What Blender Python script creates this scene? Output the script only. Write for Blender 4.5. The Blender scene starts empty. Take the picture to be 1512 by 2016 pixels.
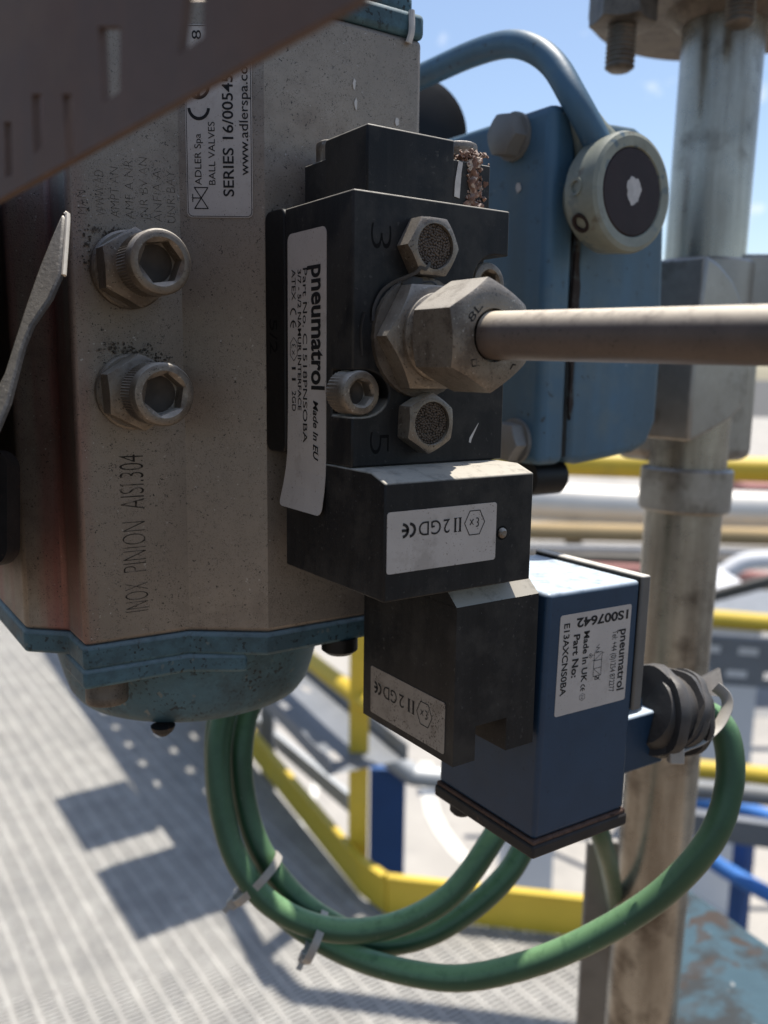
import bpy, bmesh, math, random
from mathutils import Vector, Matrix
random.seed(7)
U = 0.0012                      # one modelling unit = 1.2 mm; everything below is measured in units
SC = bpy.context.scene
COL = SC.collection

# ------------------------------------------------------------------ camera, light, exposure
FPX = 1721.21
RC = [Vector((0.8270272, -0.5620007, 0.0134615)),      # camera right
      Vector((-0.0798016, -0.1410703, -0.9867780)),    # camera down
      Vector((0.5564689, 0.8150180, -0.1615175))]      # camera forward
CAM = Vector((-69.8187, -111.0816, -25.4972))
cam_d = bpy.data.cameras.new('camera'); cam = bpy.data.objects.new('camera', cam_d); COL.objects.link(cam)
cam.matrix_world = Matrix(((RC[0].x, -RC[1].x, -RC[2].x, CAM.x*U), (RC[0].y, -RC[1].y, -RC[2].y, CAM.y*U),
                           (RC[0].z, -RC[1].z, -RC[2].z, CAM.z*U), (0, 0, 0, 1)))
cam_d.sensor_fit = 'VERTICAL'; cam_d.lens = 3.99; cam_d.sensor_height = 2016/FPX*3.99; cam_d.sensor_width = cam_d.sensor_height*.75
cam_d.clip_start = 0.005; cam_d.clip_end = 3000
cam_d.dof.use_dof = True; cam_d.dof.focus_distance = 140*U; cam_d.dof.aperture_fstop = 2.4
SC.camera = cam
SUN = Vector((0.286, 0.114, 1.0)).normalized()
w = bpy.data.worlds.new('World'); SC.world = w; w.use_nodes = True
nt = w.node_tree; nt.nodes.clear()
wo = nt.nodes.new('ShaderNodeOutputWorld'); bg = nt.nodes.new('ShaderNodeBackground'); sky = nt.nodes.new('ShaderNodeTexSky')
sky.sky_type = 'NISHITA'; sky.sun_disc = False; sky.sun_elevation = math.asin(SUN.z); sky.sun_rotation = math.atan2(SUN.x, SUN.y)
sky.dust_density = 1.1; sky.air_density = 1.0; sky.ozone_density = 1.0
tcw = nt.nodes.new('ShaderNodeTexCoord'); mpw = nt.nodes.new('ShaderNodeMapping'); mpw.inputs['Scale'].default_value = (1, 1, 1.5)
nzw = nt.nodes.new('ShaderNodeTexNoise'); nzw.inputs['Scale'].default_value = 11; nzw.inputs['Detail'].default_value = 7; nzw.inputs['Roughness'].default_value = .55
rpw = nt.nodes.new('ShaderNodeValToRGB'); rpw.color_ramp.elements[0].position = .60; rpw.color_ramp.elements[1].position = .74
mxw = nt.nodes.new('ShaderNodeMix'); mxw.data_type = 'RGBA'; mxw.inputs['B'].default_value = (6.5, 6.7, 6.9, 1)
nt.links.new(tcw.outputs['Generated'], mpw.inputs['Vector']); nt.links.new(mpw.outputs['Vector'], nzw.inputs['Vector'])
nt.links.new(nzw.outputs['Fac'], rpw.inputs['Fac']); nt.links.new(rpw.outputs['Color'], mxw.inputs['Factor'])
nt.links.new(sky.outputs['Color'], mxw.inputs['A']); nt.links.new(mxw.outputs['Result'], bg.inputs['Color'])
bg.inputs['Strength'].default_value = 0.13
nt.links.new(bg.outputs['Background'], wo.inputs['Surface'])
sd = bpy.data.lights.new('sun', 'SUN'); sun = bpy.data.objects.new('sun', sd); COL.objects.link(sun)
sd.energy = 5.0; sd.angle = math.radians(.53); sd.color = (1, .95, .87)
sun.rotation_euler = SUN.to_track_quat('Z', 'Y').to_euler(); sun.location = (0, 0, 3)
SC.view_settings.view_transform = 'Standard'; SC.view_settings.look = 'None'; SC.view_settings.exposure = 0.42; SC.view_settings.gamma = 1
SC.cycles.use_denoising = True
SC.cycles.max_bounces = 8; SC.cycles.diffuse_bounces = 5

def D(px, py, dep):              # the point at a given distance along the camera axis
    return CAM + dep*(RC[0]*((px-756)/FPX) + RC[1]*((py-1008)/FPX) + RC[2])
def B(px, py, ax, val):          # the point where a sight line meets the plane  axis = val
    d = RC[0]*((px-756)/FPX) + RC[1]*((py-1008)/FPX) + RC[2]
    return CAM + d*((val-CAM[ax])/d[ax])

# ------------------------------------------------------------------ materials
def mat(name, base, rough=.6, metal=0.0, var=.25, vs=.12, speck=None, speck2=None, dust_sun=None, stain=None, bump=0.0, bs=1.5, coat=0.0, streak=None, spec=.5, speck3=None):
    """speck = (colour, scale per unit, threshold); dust = (colour, amount); stain = (colour, scale, threshold, strength)"""
    m = bpy.data.materials.new(name); m.use_nodes = True; n = m.node_tree; N = n.nodes; L = n.links
    p = N['Principled BSDF']; p.inputs['Roughness'].default_value = rough; p.inputs['Metallic'].default_value = metal; p.inputs['Specular IOR Level'].default_value = spec
    if coat: p.inputs['Coat Weight'].default_value = coat; p.inputs['Coat Roughness'].default_value = .25
    tc = N.new('ShaderNodeTexCoord'); geo = N.new('ShaderNodeNewGeometry')
    def noise(sc, det=5, rg=.6, vec=None):
        t = N.new('ShaderNodeTexNoise'); t.inputs['Scale'].default_value = sc/U; t.inputs['Detail'].default_value = det
        t.inputs['Roughness'].default_value = rg; L.new(vec or geo.outputs['Position'], t.inputs['Vector']); return t
    def ramp(src, a, b):
        r = N.new('ShaderNodeMapRange'); r.inputs['From Min'].default_value = a; r.inputs['From Max'].default_value = b
        L.new(src, r.inputs['Value']); return r.outputs['Result']
    def mix(fac, a, b):
        x = N.new('ShaderNodeMix'); x.data_type = 'RGBA'
        if isinstance(fac, float): x.inputs['Factor'].default_value = fac
        else: L.new(fac, x.inputs['Factor'])
        for k, v in (('A', a), ('B', b)):
            if isinstance(v, tuple): x.inputs[k].default_value = (*v, 1)
            else: L.new(v, x.inputs[k])
        return x.outputs['Result']
    def mul(a, k):
        x = N.new('ShaderNodeMath'); x.operation = 'MULTIPLY'; L.new(a, x.inputs[0])
        if isinstance(k, (int, float)): x.inputs[1].default_value = k
        else: L.new(k, x.inputs[1])
        return x.outputs[0]
    c0 = tuple(v*(1-var) for v in base); c1 = tuple(min(1, v*(1+var)) for v in base)
    c = mix(ramp(noise(vs).outputs['Fac'], .3, .7), c0, c1)
    c = mix(mul(ramp(noise(vs*9, 3).outputs['Fac'], .35, .65), .35), c, c0)
    if streak:
        mp = N.new('ShaderNodeMapping'); mp.inputs['Scale'].default_value = (1, 1, .08); L.new(geo.outputs['Position'], mp.inputs['Vector'])
        k = mul(ramp(noise(streak[1], 4, .6, mp.outputs['Vector']).outputs['Fac'], .42, .62), streak[2])
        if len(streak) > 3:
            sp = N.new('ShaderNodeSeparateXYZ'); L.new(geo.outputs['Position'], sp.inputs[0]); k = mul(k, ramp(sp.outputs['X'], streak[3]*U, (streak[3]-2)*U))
        c = mix(k, c, streak[0])
    if stain:
        c = mix(mul(ramp(noise(stain[1], 6, .65).outputs['Fac'], stain[2], stain[2]+.12), stain[3]), c, stain[0])
    for s in (speck, speck2, speck3):
        if s:
            k = mul(ramp(noise(s[1], 2, .5).outputs['Fac'], s[2], s[2]+.04), ramp(noise(s[1]*.11, 2).outputs['Fac'], .38, .6))
            c = mix(k, c, s[0])
    if dust_sun:
        sx = N.new('ShaderNodeSeparateXYZ'); L.new(geo.outputs['Normal'], sx.inputs[0])  # settled dust, brightened so upward faces also look sunlit
        k = mul(mul(ramp(sx.outputs['Z'], .25, .95), ramp(noise(.35, 6, .7).outputs['Fac'], .08, .5)), dust_sun[1])
        c = mix(k, c, dust_sun[0])
        if metal:
            im = N.new('ShaderNodeMath'); im.operation = 'SUBTRACT'; im.inputs[0].default_value = 1; L.new(k, im.inputs[1]); L.new(mul(im.outputs[0], metal), p.inputs['Metallic'])
    L.new(c, p.inputs['Base Color'])
    rr = N.new('ShaderNodeMapRange'); rr.inputs['To Min'].default_value = max(.05, rough-.1); rr.inputs['To Max'].default_value = min(1, rough+.12)
    L.new(noise(vs*4).outputs['Fac'], rr.inputs['Value']); L.new(rr.outputs['Result'], p.inputs['Roughness'])
    if bump:
        b = N.new('ShaderNodeBump'); b.inputs['Strength'].default_value = bump; b.inputs['Distance'].default_value = .25*U
        L.new(noise(bs, 4).outputs['Fac'], b.inputs['Height']); L.new(b.outputs['Normal'], p.inputs['Normal'])
    return m

DUST = (.50, .46, .39)
M = dict(
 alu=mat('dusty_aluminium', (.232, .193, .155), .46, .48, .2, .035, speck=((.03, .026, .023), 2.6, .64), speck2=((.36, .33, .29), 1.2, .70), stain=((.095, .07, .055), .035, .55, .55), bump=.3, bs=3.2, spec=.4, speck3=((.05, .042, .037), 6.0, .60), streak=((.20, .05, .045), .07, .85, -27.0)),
 black=mat('black_anodised', (.0085, .0085, .0093), .46, 0, .35, .12, speck=((.12, .12, .115), 3.2, .725), speck2=((.04, .038, .035), 1.1, .66), dust_sun=(DUST, .95), stain=((.030, .0275, .025), .07, .47, .75), bump=.12, bs=3, spec=.2, streak=((.016, .015, .0145), .5, .6)),
 black2=mat('black_plastic', (.006, .0055, .0055), .45, 0, .2, .2, spec=.25),
 steel=mat('dusty_steel', (.19, .158, .125), .40, .55, .22, .22, speck=((.05, .038, .03), 2.8, .62), speck2=((.34, .30, .25), 1.6, .66), dust_sun=((.66, .61, .53), .8), stain=((.075, .056, .042), .22, .50, .7), bump=.35, bs=3, spec=.5),
 steel_d=mat('dark_dusty_steel', (.12, .098, .078), .45, .45, .2, .3, speck=((.035, .025, .02), 2.5, .62), dust_sun=((.46, .41, .34), .5), stain=((.05, .038, .03), .2, .50, .7), bump=.3, bs=3, spec=.4),
 sinter=mat('sintered_bronze', (.10, .078, .062), .5, .3, .25, .6, spec=.3),
 socket=mat('socket_shade', (.055, .043, .033), .7, .2, .3, .6),  # dark tone paints the shade inside screw sockets
 tube=mat('dusty_tube', (.085, .064, .054), .45, .12, .16, .15, speck=((.04, .03, .025), 2, .64), dust_sun=((.74, .64, .50), .95), stain=((.055, .042, .036), .12, .55, .6), bump=.12, spec=.4),  # cream top is dust with sunlight painted into it
 dirt=mat('dirt_crust', (.088, .073, .058), .95, 0, .5, .8, speck=((.3, .27, .23), 1.4, .6), bump=.6, bs=2, spec=.2),
 label=mat('label_film', (.37, .335, .305), .5, 0, .07, .2, speck=((.12, .10, .085), 3.2, .66), stain=((.20, .175, .15), .16, .56, .45), spec=.3),
 label_d=mat('dirty_label_film', (.24, .205, .17), .55, 0, .1, .3, speck=((.06, .045, .035), 2.6, .59), stain=((.12, .095, .075), .2, .52, .5), spec=.25),
 ink=mat('print_ink', (.012, .011, .011), .6, 0, .1, .5, spec=.2),
 engrave=mat('engraving_dirt', (.030, .025, .021), .8, 0, .4, .4, spec=.1, stain=((.17, .14, .115), .55, .50, .85)),
 engrave_b=mat('engraving_black', (.005, .005, .005), .7, 0, .2, .4, spec=.1),
 coil=mat('coil_blue', (.015, .036, .068), .4, 0, .12, .15, speck=((.006, .016, .035), 1.4, .68), dust_sun=((.55, .63, .71), .95), bump=.10, bs=3, coat=.05, spec=.3),
 bluegrey=mat('cap_blue', (.050, .100, .122), .55, 0, .25, .08, speck=((.012, .018, .02), 1.2, .59), speck2=((.12, .13, .12), .5, .66), stain=((.026, .045, .052), .09, .50, .65), dust_sun=((.35, .42, .44), .6), bump=.3, bs=1.5, spec=.3),
 gear=mat('gearbox_blue', (.055, .118, .178), .45, 0, .16, .04, speck=((.26, .28, .29), .3, .72), speck2=((.03, .045, .055), .5, .66), stain=((.105, .135, .135), .025, .52, .55), streak=((.05, .075, .085), .06, .5), bump=.15, bs=.8, spec=.4),
 hub=mat('hub_paint', (.215, .225, .185), .5, 0, .22, .10, stain=((.085, .05, .025), .12, .58, .8), speck=((.06, .10, .13), .25, .58), bump=.1, spec=.3),
 maroon=mat('brown_cap', (.022, .012, .012), .55, 0, .2, .2, spec=.25),
 white=mat('white_residue', (.42, .40, .38), .8, 0, .15, .6),
 rust=mat('rust_crust', (.19, .11, .082), .95, 0, .5, .6, speck=((.50, .42, .35), .9, .56), dust_sun=((.6, .5, .43), .7), bump=.9, bs=2.5, spec=.2),
 gasket=mat('brown_gasket', (.085, .05, .037), .8, 0, .35, .6, speck=((.03, .018, .015), 1.2, .58), bump=.3, spec=.2),
 base=mat('brown_black_plate', (.024, .020, .018), .6, 0, .3, .3, speck=((.085, .05, .035), 1.0, .66), bump=.15, spec=.25),
 lid=mat('grey_lid', (.105, .098, .088), .55, 0, .14, .2, dust_sun=((.68, .64, .57), .9), spec=.3),
 cable=mat('green_sheath', (.027, .072, .036), .38, 0, .22, .05, dust_sun=((.25, .44, .21), .75), speck=((.10, .13, .10), 1.0, .70), bump=.05, stain=((.024, .062, .03), .06, .55, .5), spec=.35),  # bright green top tint paints sunlight on the sheath
 tape=mat('grey_tape', (.034, .031, .030), .5, 0, .3, .2, dust_sun=((.22, .2, .18), .35), bump=.3, bs=.6, spec=.4),
 tie=mat('nylon_tie', (.28, .25, .215), .5, 0, .15, .3, dust_sun=((.6, .57, .5), .5)),
 pipe=mat('weathered_pipe', (.42, .39, .33), .28, .75, .2, .05, stain=((.085, .068, .052), .03, .53, .8), streak=((.12, .095, .07), .10, .6), bump=.1, spec=.5),
 pipe_d=mat('weathered_casting', (.30, .28, .25), .36, .6, .2, .05, stain=((.09, .07, .05), .045, .53, .7), bump=.2, spec=.5),
 tray=mat('brown_galvanised', (.108, .070, .056), .55, .0, .22, .05, stain=((.125, .085, .06), .04, .52, .6), streak=((.055, .052, .055), .05, .6), bump=.1, spec=.18),
 sun_edge=mat('sunlit_edge_tone', (.72, .66, .56), .45, .2, .1, .4),  # pale tone for the painted sunlit edge of the strip
 drip=mat('rust_drip', (.035, .026, .022), .8, 0, .4, .3, stain=((.08, .10, .10), .3, .52, .8), spec=.2),
 leaf=mat('galvanised_strip', (.095, .088, .082), .5, .35, .2, .25, dust_sun=((.66, .60, .50), .8), bump=.3, speck=((.2, .18, .16), 2, .62)),
 bar=mat('galvanised_bar', (.19, .18, .165), .55, .3, .15, .04, stain=((.07, .065, .06), .05, .55, .5)),
 beam=mat('corroded_teal_paint', (.045, .088, .112), .55, 0, .2, .03, stain=((.026, .024, .021), .03, .47, .9), speck=((.4, .4, .38), .10, .70), speck2=((.05, .03, .018), .07, .56), bump=.5, bs=.5, spec=.3),
 grp=mat('grp_grating', (.36, .342, .308), .75, 0, .18, .02, stain=((.26, .25, .23), .012, .5, .6), speck=((.19, .18, .17), .14, .60), speck2=((.46, .45, .42), .2, .62)),
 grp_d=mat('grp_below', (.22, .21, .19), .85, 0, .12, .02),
 yellow=mat('yellow_paint', (.60, .42, .035), .5, 0, .08, .01, stain=((.42, .32, .06), .01, .6, .5)),
 bluepost=mat('blue_steel_paint', (.025, .085, .25), .5, 0, .1, .01),
 bluerail=mat('blue_rail_paint', (.055, .20, .56), .45, 0, .1, .01),
 greymetal=mat('grey_galvanised', (.20, .21, .225), .55, .3, .12, .01),
 lightmetal=mat('pale_galvanised', (.46, .47, .47), .5, .2, .08, .01),
 asphalt=mat('asphalt', (.075, .072, .068), .9, 0, .15, .002),
 deck=mat('bounce_deck_plate', (.24, .18, .125), .6, .3, .15, .01),
 ground=mat('pale_concrete', (.37, .345, .31), .9, 0, .1, .0012, stain=((.27, .255, .235), .0007, .5, .6)),
 lane=mat('grey_road', (.23, .225, .22), .9, 0, .1, .002),
 paintline=mat('road_paint', (.62, .60, .54), .8, 0, .04, .002),
 clad=mat('pipe_cladding', (.62, .59, .54), .42, .2, .06, .002),
 rack=mat('rack_steel', (.10, .09, .075), .6, .2, .2, .004),
 farblue=mat('far_blue_cladding', (.07, .11, .25), .7, 0, .15, .001),
 farwhite=mat('far_white_cladding', (.62, .62, .63), .7, 0, .05, .001),
 farred=mat('far_red_cladding', (.35, .16, .14), .8, 0, .1, .001),
 farorange=mat('far_tan_cladding', (.42, .30, .15), .8, 0, .1, .001),
)

# ------------------------------------------------------------------ mesh helpers (all in units)
def basis(d):
    d = Vector(d).normalized(); a = Vector((0, 0, 1)) if abs(d.z) < .9 else Vector((1, 0, 0))
    x = a.cross(d).normalized(); return x, d.cross(x).normalized(), d
class MB:
    def __init__(s): s.v = []; s.f = []
    def add(s, vs, fs):
        o = len(s.v); s.v += [Vector(p) for p in vs]; s.f += [[i+o for i in f] for f in fs]; return s
    def box(s, a, b):
        x0, y0, z0 = a; x1, y1, z1 = b
        return s.add([(x0,y0,z0),(x1,y0,z0),(x1,y1,z0),(x0,y1,z0),(x0,y0,z1),(x1,y0,z1),(x1,y1,z1),(x0,y1,z1)],
                     [(0,3,2,1),(4,5,6,7),(0,1,5,4),(1,2,6,5),(2,3,7,6),(3,0,4,7)])
    def obox(s, c, ax, ay, az):            # box with half axes
        c = Vector(c); ax, ay, az = Vector(ax), Vector(ay), Vector(az)
        P = [c+ax*i+ay*j+az*k for k in (-1, 1) for i, j in ((-1,-1),(1,-1),(1,1),(-1,1))]
        return s.add(P, [(0,3,2,1),(4,5,6,7),(0,1,5,4),(1,2,6,5),(2,3,7,6),(3,0,4,7)])
    def beam(s, a, b, wx, wz, up=(0, 0, 1)):
        a, b = Vector(a), Vector(b); d = b-a; r = d.cross(Vector(up)).normalized(); u = r.cross(d).normalized()
        return s.obox((a+b)/2, d/2, r*wx/2, u*wz/2)
    def prism(s, poly, ax, a, b, cap0=True, cap1=True):   # poly in the two other axes (cyclic order), extruded along axis ax
        n = len(poly)
        def pt(p, t):
            q = [0, 0, 0]; o = [i for i in range(3) if i != ax]; q[o[0]], q[o[1]] = p; q[ax] = t; return q
        vs = [pt(p, a) for p in poly]+[pt(p, b) for p in poly]
        fs = [(i, (i+1) % n, n+(i+1) % n, n+i) for i in range(n)]
        if cap0: fs.append(tuple(range(n))[::-1])
        if cap1: fs.append(tuple(range(n, 2*n)))
        return s.add(vs, fs)
    def sheet(s, poly, O, u, v, th=0):
        O, u, v = Vector(O), Vector(u).normalized(), Vector(v).normalized(); n = len(poly); w_ = u.cross(v)
        a = [O+u*p[0]+v*p[1] for p in poly]
        if not th: return s.add(a, [tuple(range(n))])
        return s.add(a+[q+w_*th for q in a], [tuple(range(n))[::-1], tuple(range(n, 2*n))]+[(i, (i+1) % n, n+(i+1) % n, n+i) for i in range(n)])
    def lathe(s, c, d, prof, seg=40, cap0=True, cap1=True, knurl=None):   # prof = [(t along d, radius)]
        x, y, d = basis(d); c = Vector(c); vs = []; fs = []; k = len(prof)
        for j, (t, r) in enumerate(prof):
            for i in range(seg):
                a = 2*math.pi*i/seg; rr = r
                if knurl and knurl[0] <= j <= knurl[1] and i % 2: rr = r-knurl[2]
                vs.append(c+d*t+(x*math.cos(a)+y*math.sin(a))*rr)
        for j in range(k-1):
            for i in range(seg):
                fs.append((j*seg+i, j*seg+(i+1) % seg, (j+1)*seg+(i+1) % seg, (j+1)*seg+i))
        if cap0: fs.append(tuple(range(seg))[::-1])
        if cap1: fs.append(tuple(range((k-1)*seg, k*seg)))
        return s.add(vs, fs)
    def hexnut(s, c, d, af, L, rch, ref, hole=None, ch=.577, seg=96, rot=0, both=False):
        """hex prism of length L along d, chamfered to radius rch at the far end; ref = vector the first corner points to"""
        d = Vector(d).normalized(); c = Vector(c); x = (Vector(ref)-d*Vector(ref).dot(d)).normalized(); y = d.cross(x); rings = []
        def hr(a): return af/2/math.cos(((a-rot) % (math.pi/3))-math.pi/6)
        A = [2*math.pi*i/seg for i in range(seg)]
        if both:
            rings.append([(0, rch)]*seg); rings.append([(max(0, hr(a)-rch)*ch, hr(a)) for a in A])
        else: rings.append([(0, hr(a)) for a in A])
        rings.append([(L-max(0, hr(a)-rch)*ch, hr(a)) for a in A]); rings.append([(L, rch)]*seg)
        if hole: rings.append([(L, hole[0])]*seg); rings.append([(L-hole[1], hole[0])]*seg)
        vs = [c+d*t+(x*math.cos(a)+y*math.sin(a))*r for rg in rings for (t, r), a in zip(rg, A)]
        fs = [(j*seg+i, j*seg+(i+1) % seg, (j+1)*seg+(i+1) % seg, (j+1)*seg+i) for j in range(len(rings)-1) for i in range(seg)]
        fs += [tuple(range(seg))[::-1], tuple(range((len(rings)-1)*seg, len(rings)*seg))]
        return s.add(vs, fs)
    def sockethead(s, c, d, r, L, raf, depth, ref, chamf=.5, seg=72, rot=0, knurl=True):
        """cap screw head from c along d (c = underside); hex socket of across-flats raf"""
        d = Vector(d).normalized(); c = Vector(c); x = (Vector(ref)-d*Vector(ref).dot(d)).normalized(); y = d.cross(x); A = [2*math.pi*i/seg for i in range(seg)]
        def hr(a): return raf/2/math.cos(((a-rot) % (math.pi/3))-math.pi/6)
        kr = [.0 if (i % 2 == 0 or not knurl) else .035*r for i in range(seg)]
        rings = [[(0, r-k) for k in kr], [(L*.62, r-k) for k in kr], [(L*.66, r)]*seg, [(L-chamf, r)]*seg, [(L-chamf*.3, r-chamf*.35)]*seg, [(L, r-chamf)]*seg,
                 [(L, raf*.5*1.24)]*seg, [(L-.45, hr(a)) for a in A], [(L-depth, hr(a)) for a in A], [(L-depth-.5, raf*.12)]*seg]
        vs = [c+d*t+(x*math.cos(a)+y*math.sin(a))*rr for rg in rings for (t, rr), a in zip(rg, A)]
        fs = [(j*seg+i, j*seg+(i+1) % seg, (j+1)*seg+(i+1) % seg, (j+1)*seg+i) for j in range(len(rings)-1) for i in range(seg)]
        fs += [tuple(range(seg))[::-1], tuple(range((len(rings)-1)*seg, len(rings)*seg))]
        return s.add(vs, fs)
    def socketdirt(s, c, d, L, raf, depth):  # dark disc on the socket floor, shade put into its colour
        d = Vector(d).normalized(); return s.lathe(Vector(c)+d*(L-depth+.02), d, [(0, raf*.5*.99), (.05, raf*.5*.8), (-.1, raf*.5*.55), (-.32, .1)], 24, cap0=False)
    def tube(s, pts, r, seg=20, sub=10, closed=False, flat=None):
        P = [Vector(p) for p in pts]; Q = []; n = len(P)
        for i in range(n if closed else n-1):
            g = (lambda k: P[k % n]) if closed else (lambda k: P[min(max(k, 0), n-1)])
            p0, p1, p2, p3 = g(i-1), g(i), g(i+1), g(i+2)
            for j in range(sub):
                t = j/sub; Q.append(.5*((2*p1)+(p2-p0)*t+(2*p0-5*p1+4*p2-p3)*t*t+(3*p1-p0-3*p2+p3)*t**3))
        if not closed: Q.append(P[-1])
        m = len(Q); vs = []; fs = []; x = None
        for i in range(m):
            d = (Q[(i+1) % m]-Q[i-1]) if closed else (Q[min(i+1, m-1)]-Q[max(i-1, 0)])
            d.normalize()
            if x is None: x = basis(d)[0]
            x = (x-d*x.dot(d)).normalized(); y = d.cross(x)
            for k in range(seg):
                a = 2*math.pi*k/seg; vs.append(Q[i]+(x*math.cos(a)*r+y*math.sin(a)*(flat or r)))
        for i in range(m if closed else m-1):
            for k in range(seg):
                j = (i+1) % m; fs.append((i*seg+k, i*seg+(k+1) % seg, j*seg+(k+1) % seg, j*seg+k))
        if not closed: fs += [tuple(range(seg))[::-1], tuple(range((m-1)*seg, m*seg))]
        return s.add(vs, fs)
    def build(s, name, m, parent=None, bevel=0, ang=32, bseg=2, smooth=True, xf=None):
        vs = [xf @ p for p in s.v] if xf else s.v
        if parent is None:
            lo = Vector([min(p[i] for p in vs) for i in range(3)]); hi = Vector([max(p[i] for p in vs) for i in range(3)])
            o0 = Vector(((lo.x+hi.x)/2, (lo.y+hi.y)/2, lo.z))
        else:
            o0 = Vector(parent['org'])
        me = bpy.data.meshes.new(name); me.from_pydata([tuple((p-o0)*U) for p in vs], [], s.f); me.update()
        bm = bmesh.new(); bm.from_mesh(me); bmesh.ops.recalc_face_normals(bm, faces=bm.faces[:]); bm.to_mesh(me); bm.free()
        me.materials.append(M[m] if isinstance(m, str) else m)
        if smooth:
            me.shade_smooth(); me.set_sharp_from_angle(angle=math.radians(ang))
        ob = bpy.data.objects.new(name, me); COL.objects.link(ob)
        ob['org'] = list(o0)
        if parent is None: ob.location = o0*U
        else: ob.parent = parent
        if bevel:
            b = ob.modifiers.new('edge', 'BEVEL'); b.width = bevel*U; b.segments = bseg; b.limit_method = 'ANGLE'; b.angle_limit = math.radians(40); b.harden_normals = False
        return ob
def tag(o, label, cat=None, group=None, kind=None):
    o['label'] = label
    if cat: o['category'] = cat
    if group: o['group'] = group
    if kind: o['kind'] = kind
    return o
def thing(name, org, label, cat, group=None):
    e = bpy.data.objects.new(name, None); COL.objects.link(e); e.empty_display_size = .01
    e['org'] = list(org); e.location = Vector(org)*U; return tag(e, label, cat, group)
def struct(o):
    o['kind'] = 'structure'; return o
def rrect(x0, y0, x1, y1, r, k=5):
    P = []
    for cx, cy, a0 in ((x1-r, y0+r, -90), (x1-r, y1-r, 0), (x0+r, y1-r, 90), (x0+r, y0+r, 180)):
        for i in range(k+1):
            a = math.radians(a0+90*i/k); P.append((cx+r*math.cos(a), cy+r*math.sin(a)))
    return P
def arc(cx, cy, r, a0, a1, k=16): return [(cx+r*math.cos(math.radians(a0+(a1-a0)*i/k)), cy+r*math.sin(math.radians(a0+(a1-a0)*i/k))) for i in range(k+1)]

# ------------------------------------------------------------------ lettering
def text2d(s, bold=0.0, shear=0.0, spacing=1.0):
    cu = bpy.data.curves.new('t', 'FONT'); cu.body = s; cu.size = 1; cu.offset = bold; cu.shear = shear; cu.space_character = spacing; cu.resolution_u = 4
    ob = bpy.data.objects.new('t', cu); COL.objects.link(ob)
    dg = bpy.context.evaluated_depsgraph_get(); dg.update()
    me = bpy.data.meshes.new_from_object(ob.evaluated_get(dg))
    V = [(p.co.x, p.co.y) for p in me.vertices]; F = [tuple(p.vertices) for p in me.polygons]
    bpy.data.objects.remove(ob); bpy.data.curves.remove(cu); bpy.data.meshes.remove(me)
    return V, F
_cap = max(y for x, y in text2d('H')[0]); _xh = max(y for x, y in text2d('x')[0])
class Lett:
    """flat ink on a plane: O + u*a + v*b"""
    def __init__(s, O, u, v, lift=.03):
        s.u = Vector(u).normalized(); s.v = Vector(v).normalized(); s.O = Vector(O)+s.u.cross(s.v)*lift; s.m = MB()
    def P(s, a, b): return s.O+s.u*a+s.v*b
    def text(s, t, a0, a1, b, h, bold=0.0, shear=0.0, xh=False):
        V, F = text2d(t, bold, shear); x0 = min(p[0] for p in V); x1 = max(p[0] for p in V); k = (a1-a0)/(x1-x0); ky = h/(_xh if xh else _cap)
        s.m.add([s.P(a0+(p[0]-x0)*k, b+p[1]*ky) for p in V], F); return s
    def line(s, pts, wd, closed=False):
        n = len(pts)
        for i in range(n if closed else n-1):
            p, q = Vector(pts[i]), Vector(pts[(i+1) % n]); d = (q-p); L = d.length
            if L < 1e-6: continue
            d /= L; nn = Vector((-d.y, d.x))*wd/2; e = d*wd*.25
            c = [p-e+nn, q+e+nn, q+e-nn, p-e-nn]; s.m.add([s.P(*k) for k in c], [(3, 2, 1, 0)])
        return s
    def ring(s, cx, cy, r, wd, a0, a1, k=18, sx=1):
        o = [(cx+sx*(r+wd/2)*math.cos(math.radians(a0+(a1-a0)*i/k)), cy+(r+wd/2)*math.sin(math.radians(a0+(a1-a0)*i/k))) for i in range(k+1)]
        n = [(cx+sx*(r-wd/2)*math.cos(math.radians(a0+(a1-a0)*i/k)), cy+(r-wd/2)*math.sin(math.radians(a0+(a1-a0)*i/k))) for i in range(k+1)]
        s.m.add([s.P(*q) for q in o+n], [(i, i+1, k+2+i, k+1+i) for i in range(k)]); return s
    def ce(s, a0, a1, b, h, wd=.16):
        r = h/2; w_ = (a1-a0)/2; sx = min(1.1, w_/r*.95); W = wd*h
        s.ring(a0+r*sx, b+r, r-W/2, W, 95, 265, sx=sx); s.ring(a1-w_*.08, b+r, r-W/2, W, 95, 265, sx=sx)
        s.line([(a1-w_*.1-r*sx*.8, b+r), (a1-w_*.1, b+r)], W); return s
    def ex(s, cx, cy, r, wd, sx=1.0, tall=1.0):
        s.line([(cx+r*sx*math.cos(math.radians(60*i)), cy+r*tall*math.sin(math.radians(60*i))) for i in range(6)], wd, True)
        q = r*.30; W = wd*1.2
        s.ring(cx-q*.75*sx, cy+q*.5, q*.55, W, 60, 270, 10, sx); s.ring(cx-q*.75*sx, cy-q*.6, q*.55, W, 90, 300, 10, sx)
        x = cx+q*.95*sx; s.line([(x-q*.5, cy-q*.9), (x+q*.6, cy+q*.5)], W); s.line([(x-q*.5, cy+q*.5), (x+q*.6, cy-q*.9)], W*.7); return s
    def build(s, parent, m='ink', name='lettering'): return s.m.build(name, m, parent, smooth=False)
X, Y, Z = Vector((1, 0, 0)), Vector((0, 1, 0)), Vector((0, 0, 1))

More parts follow.
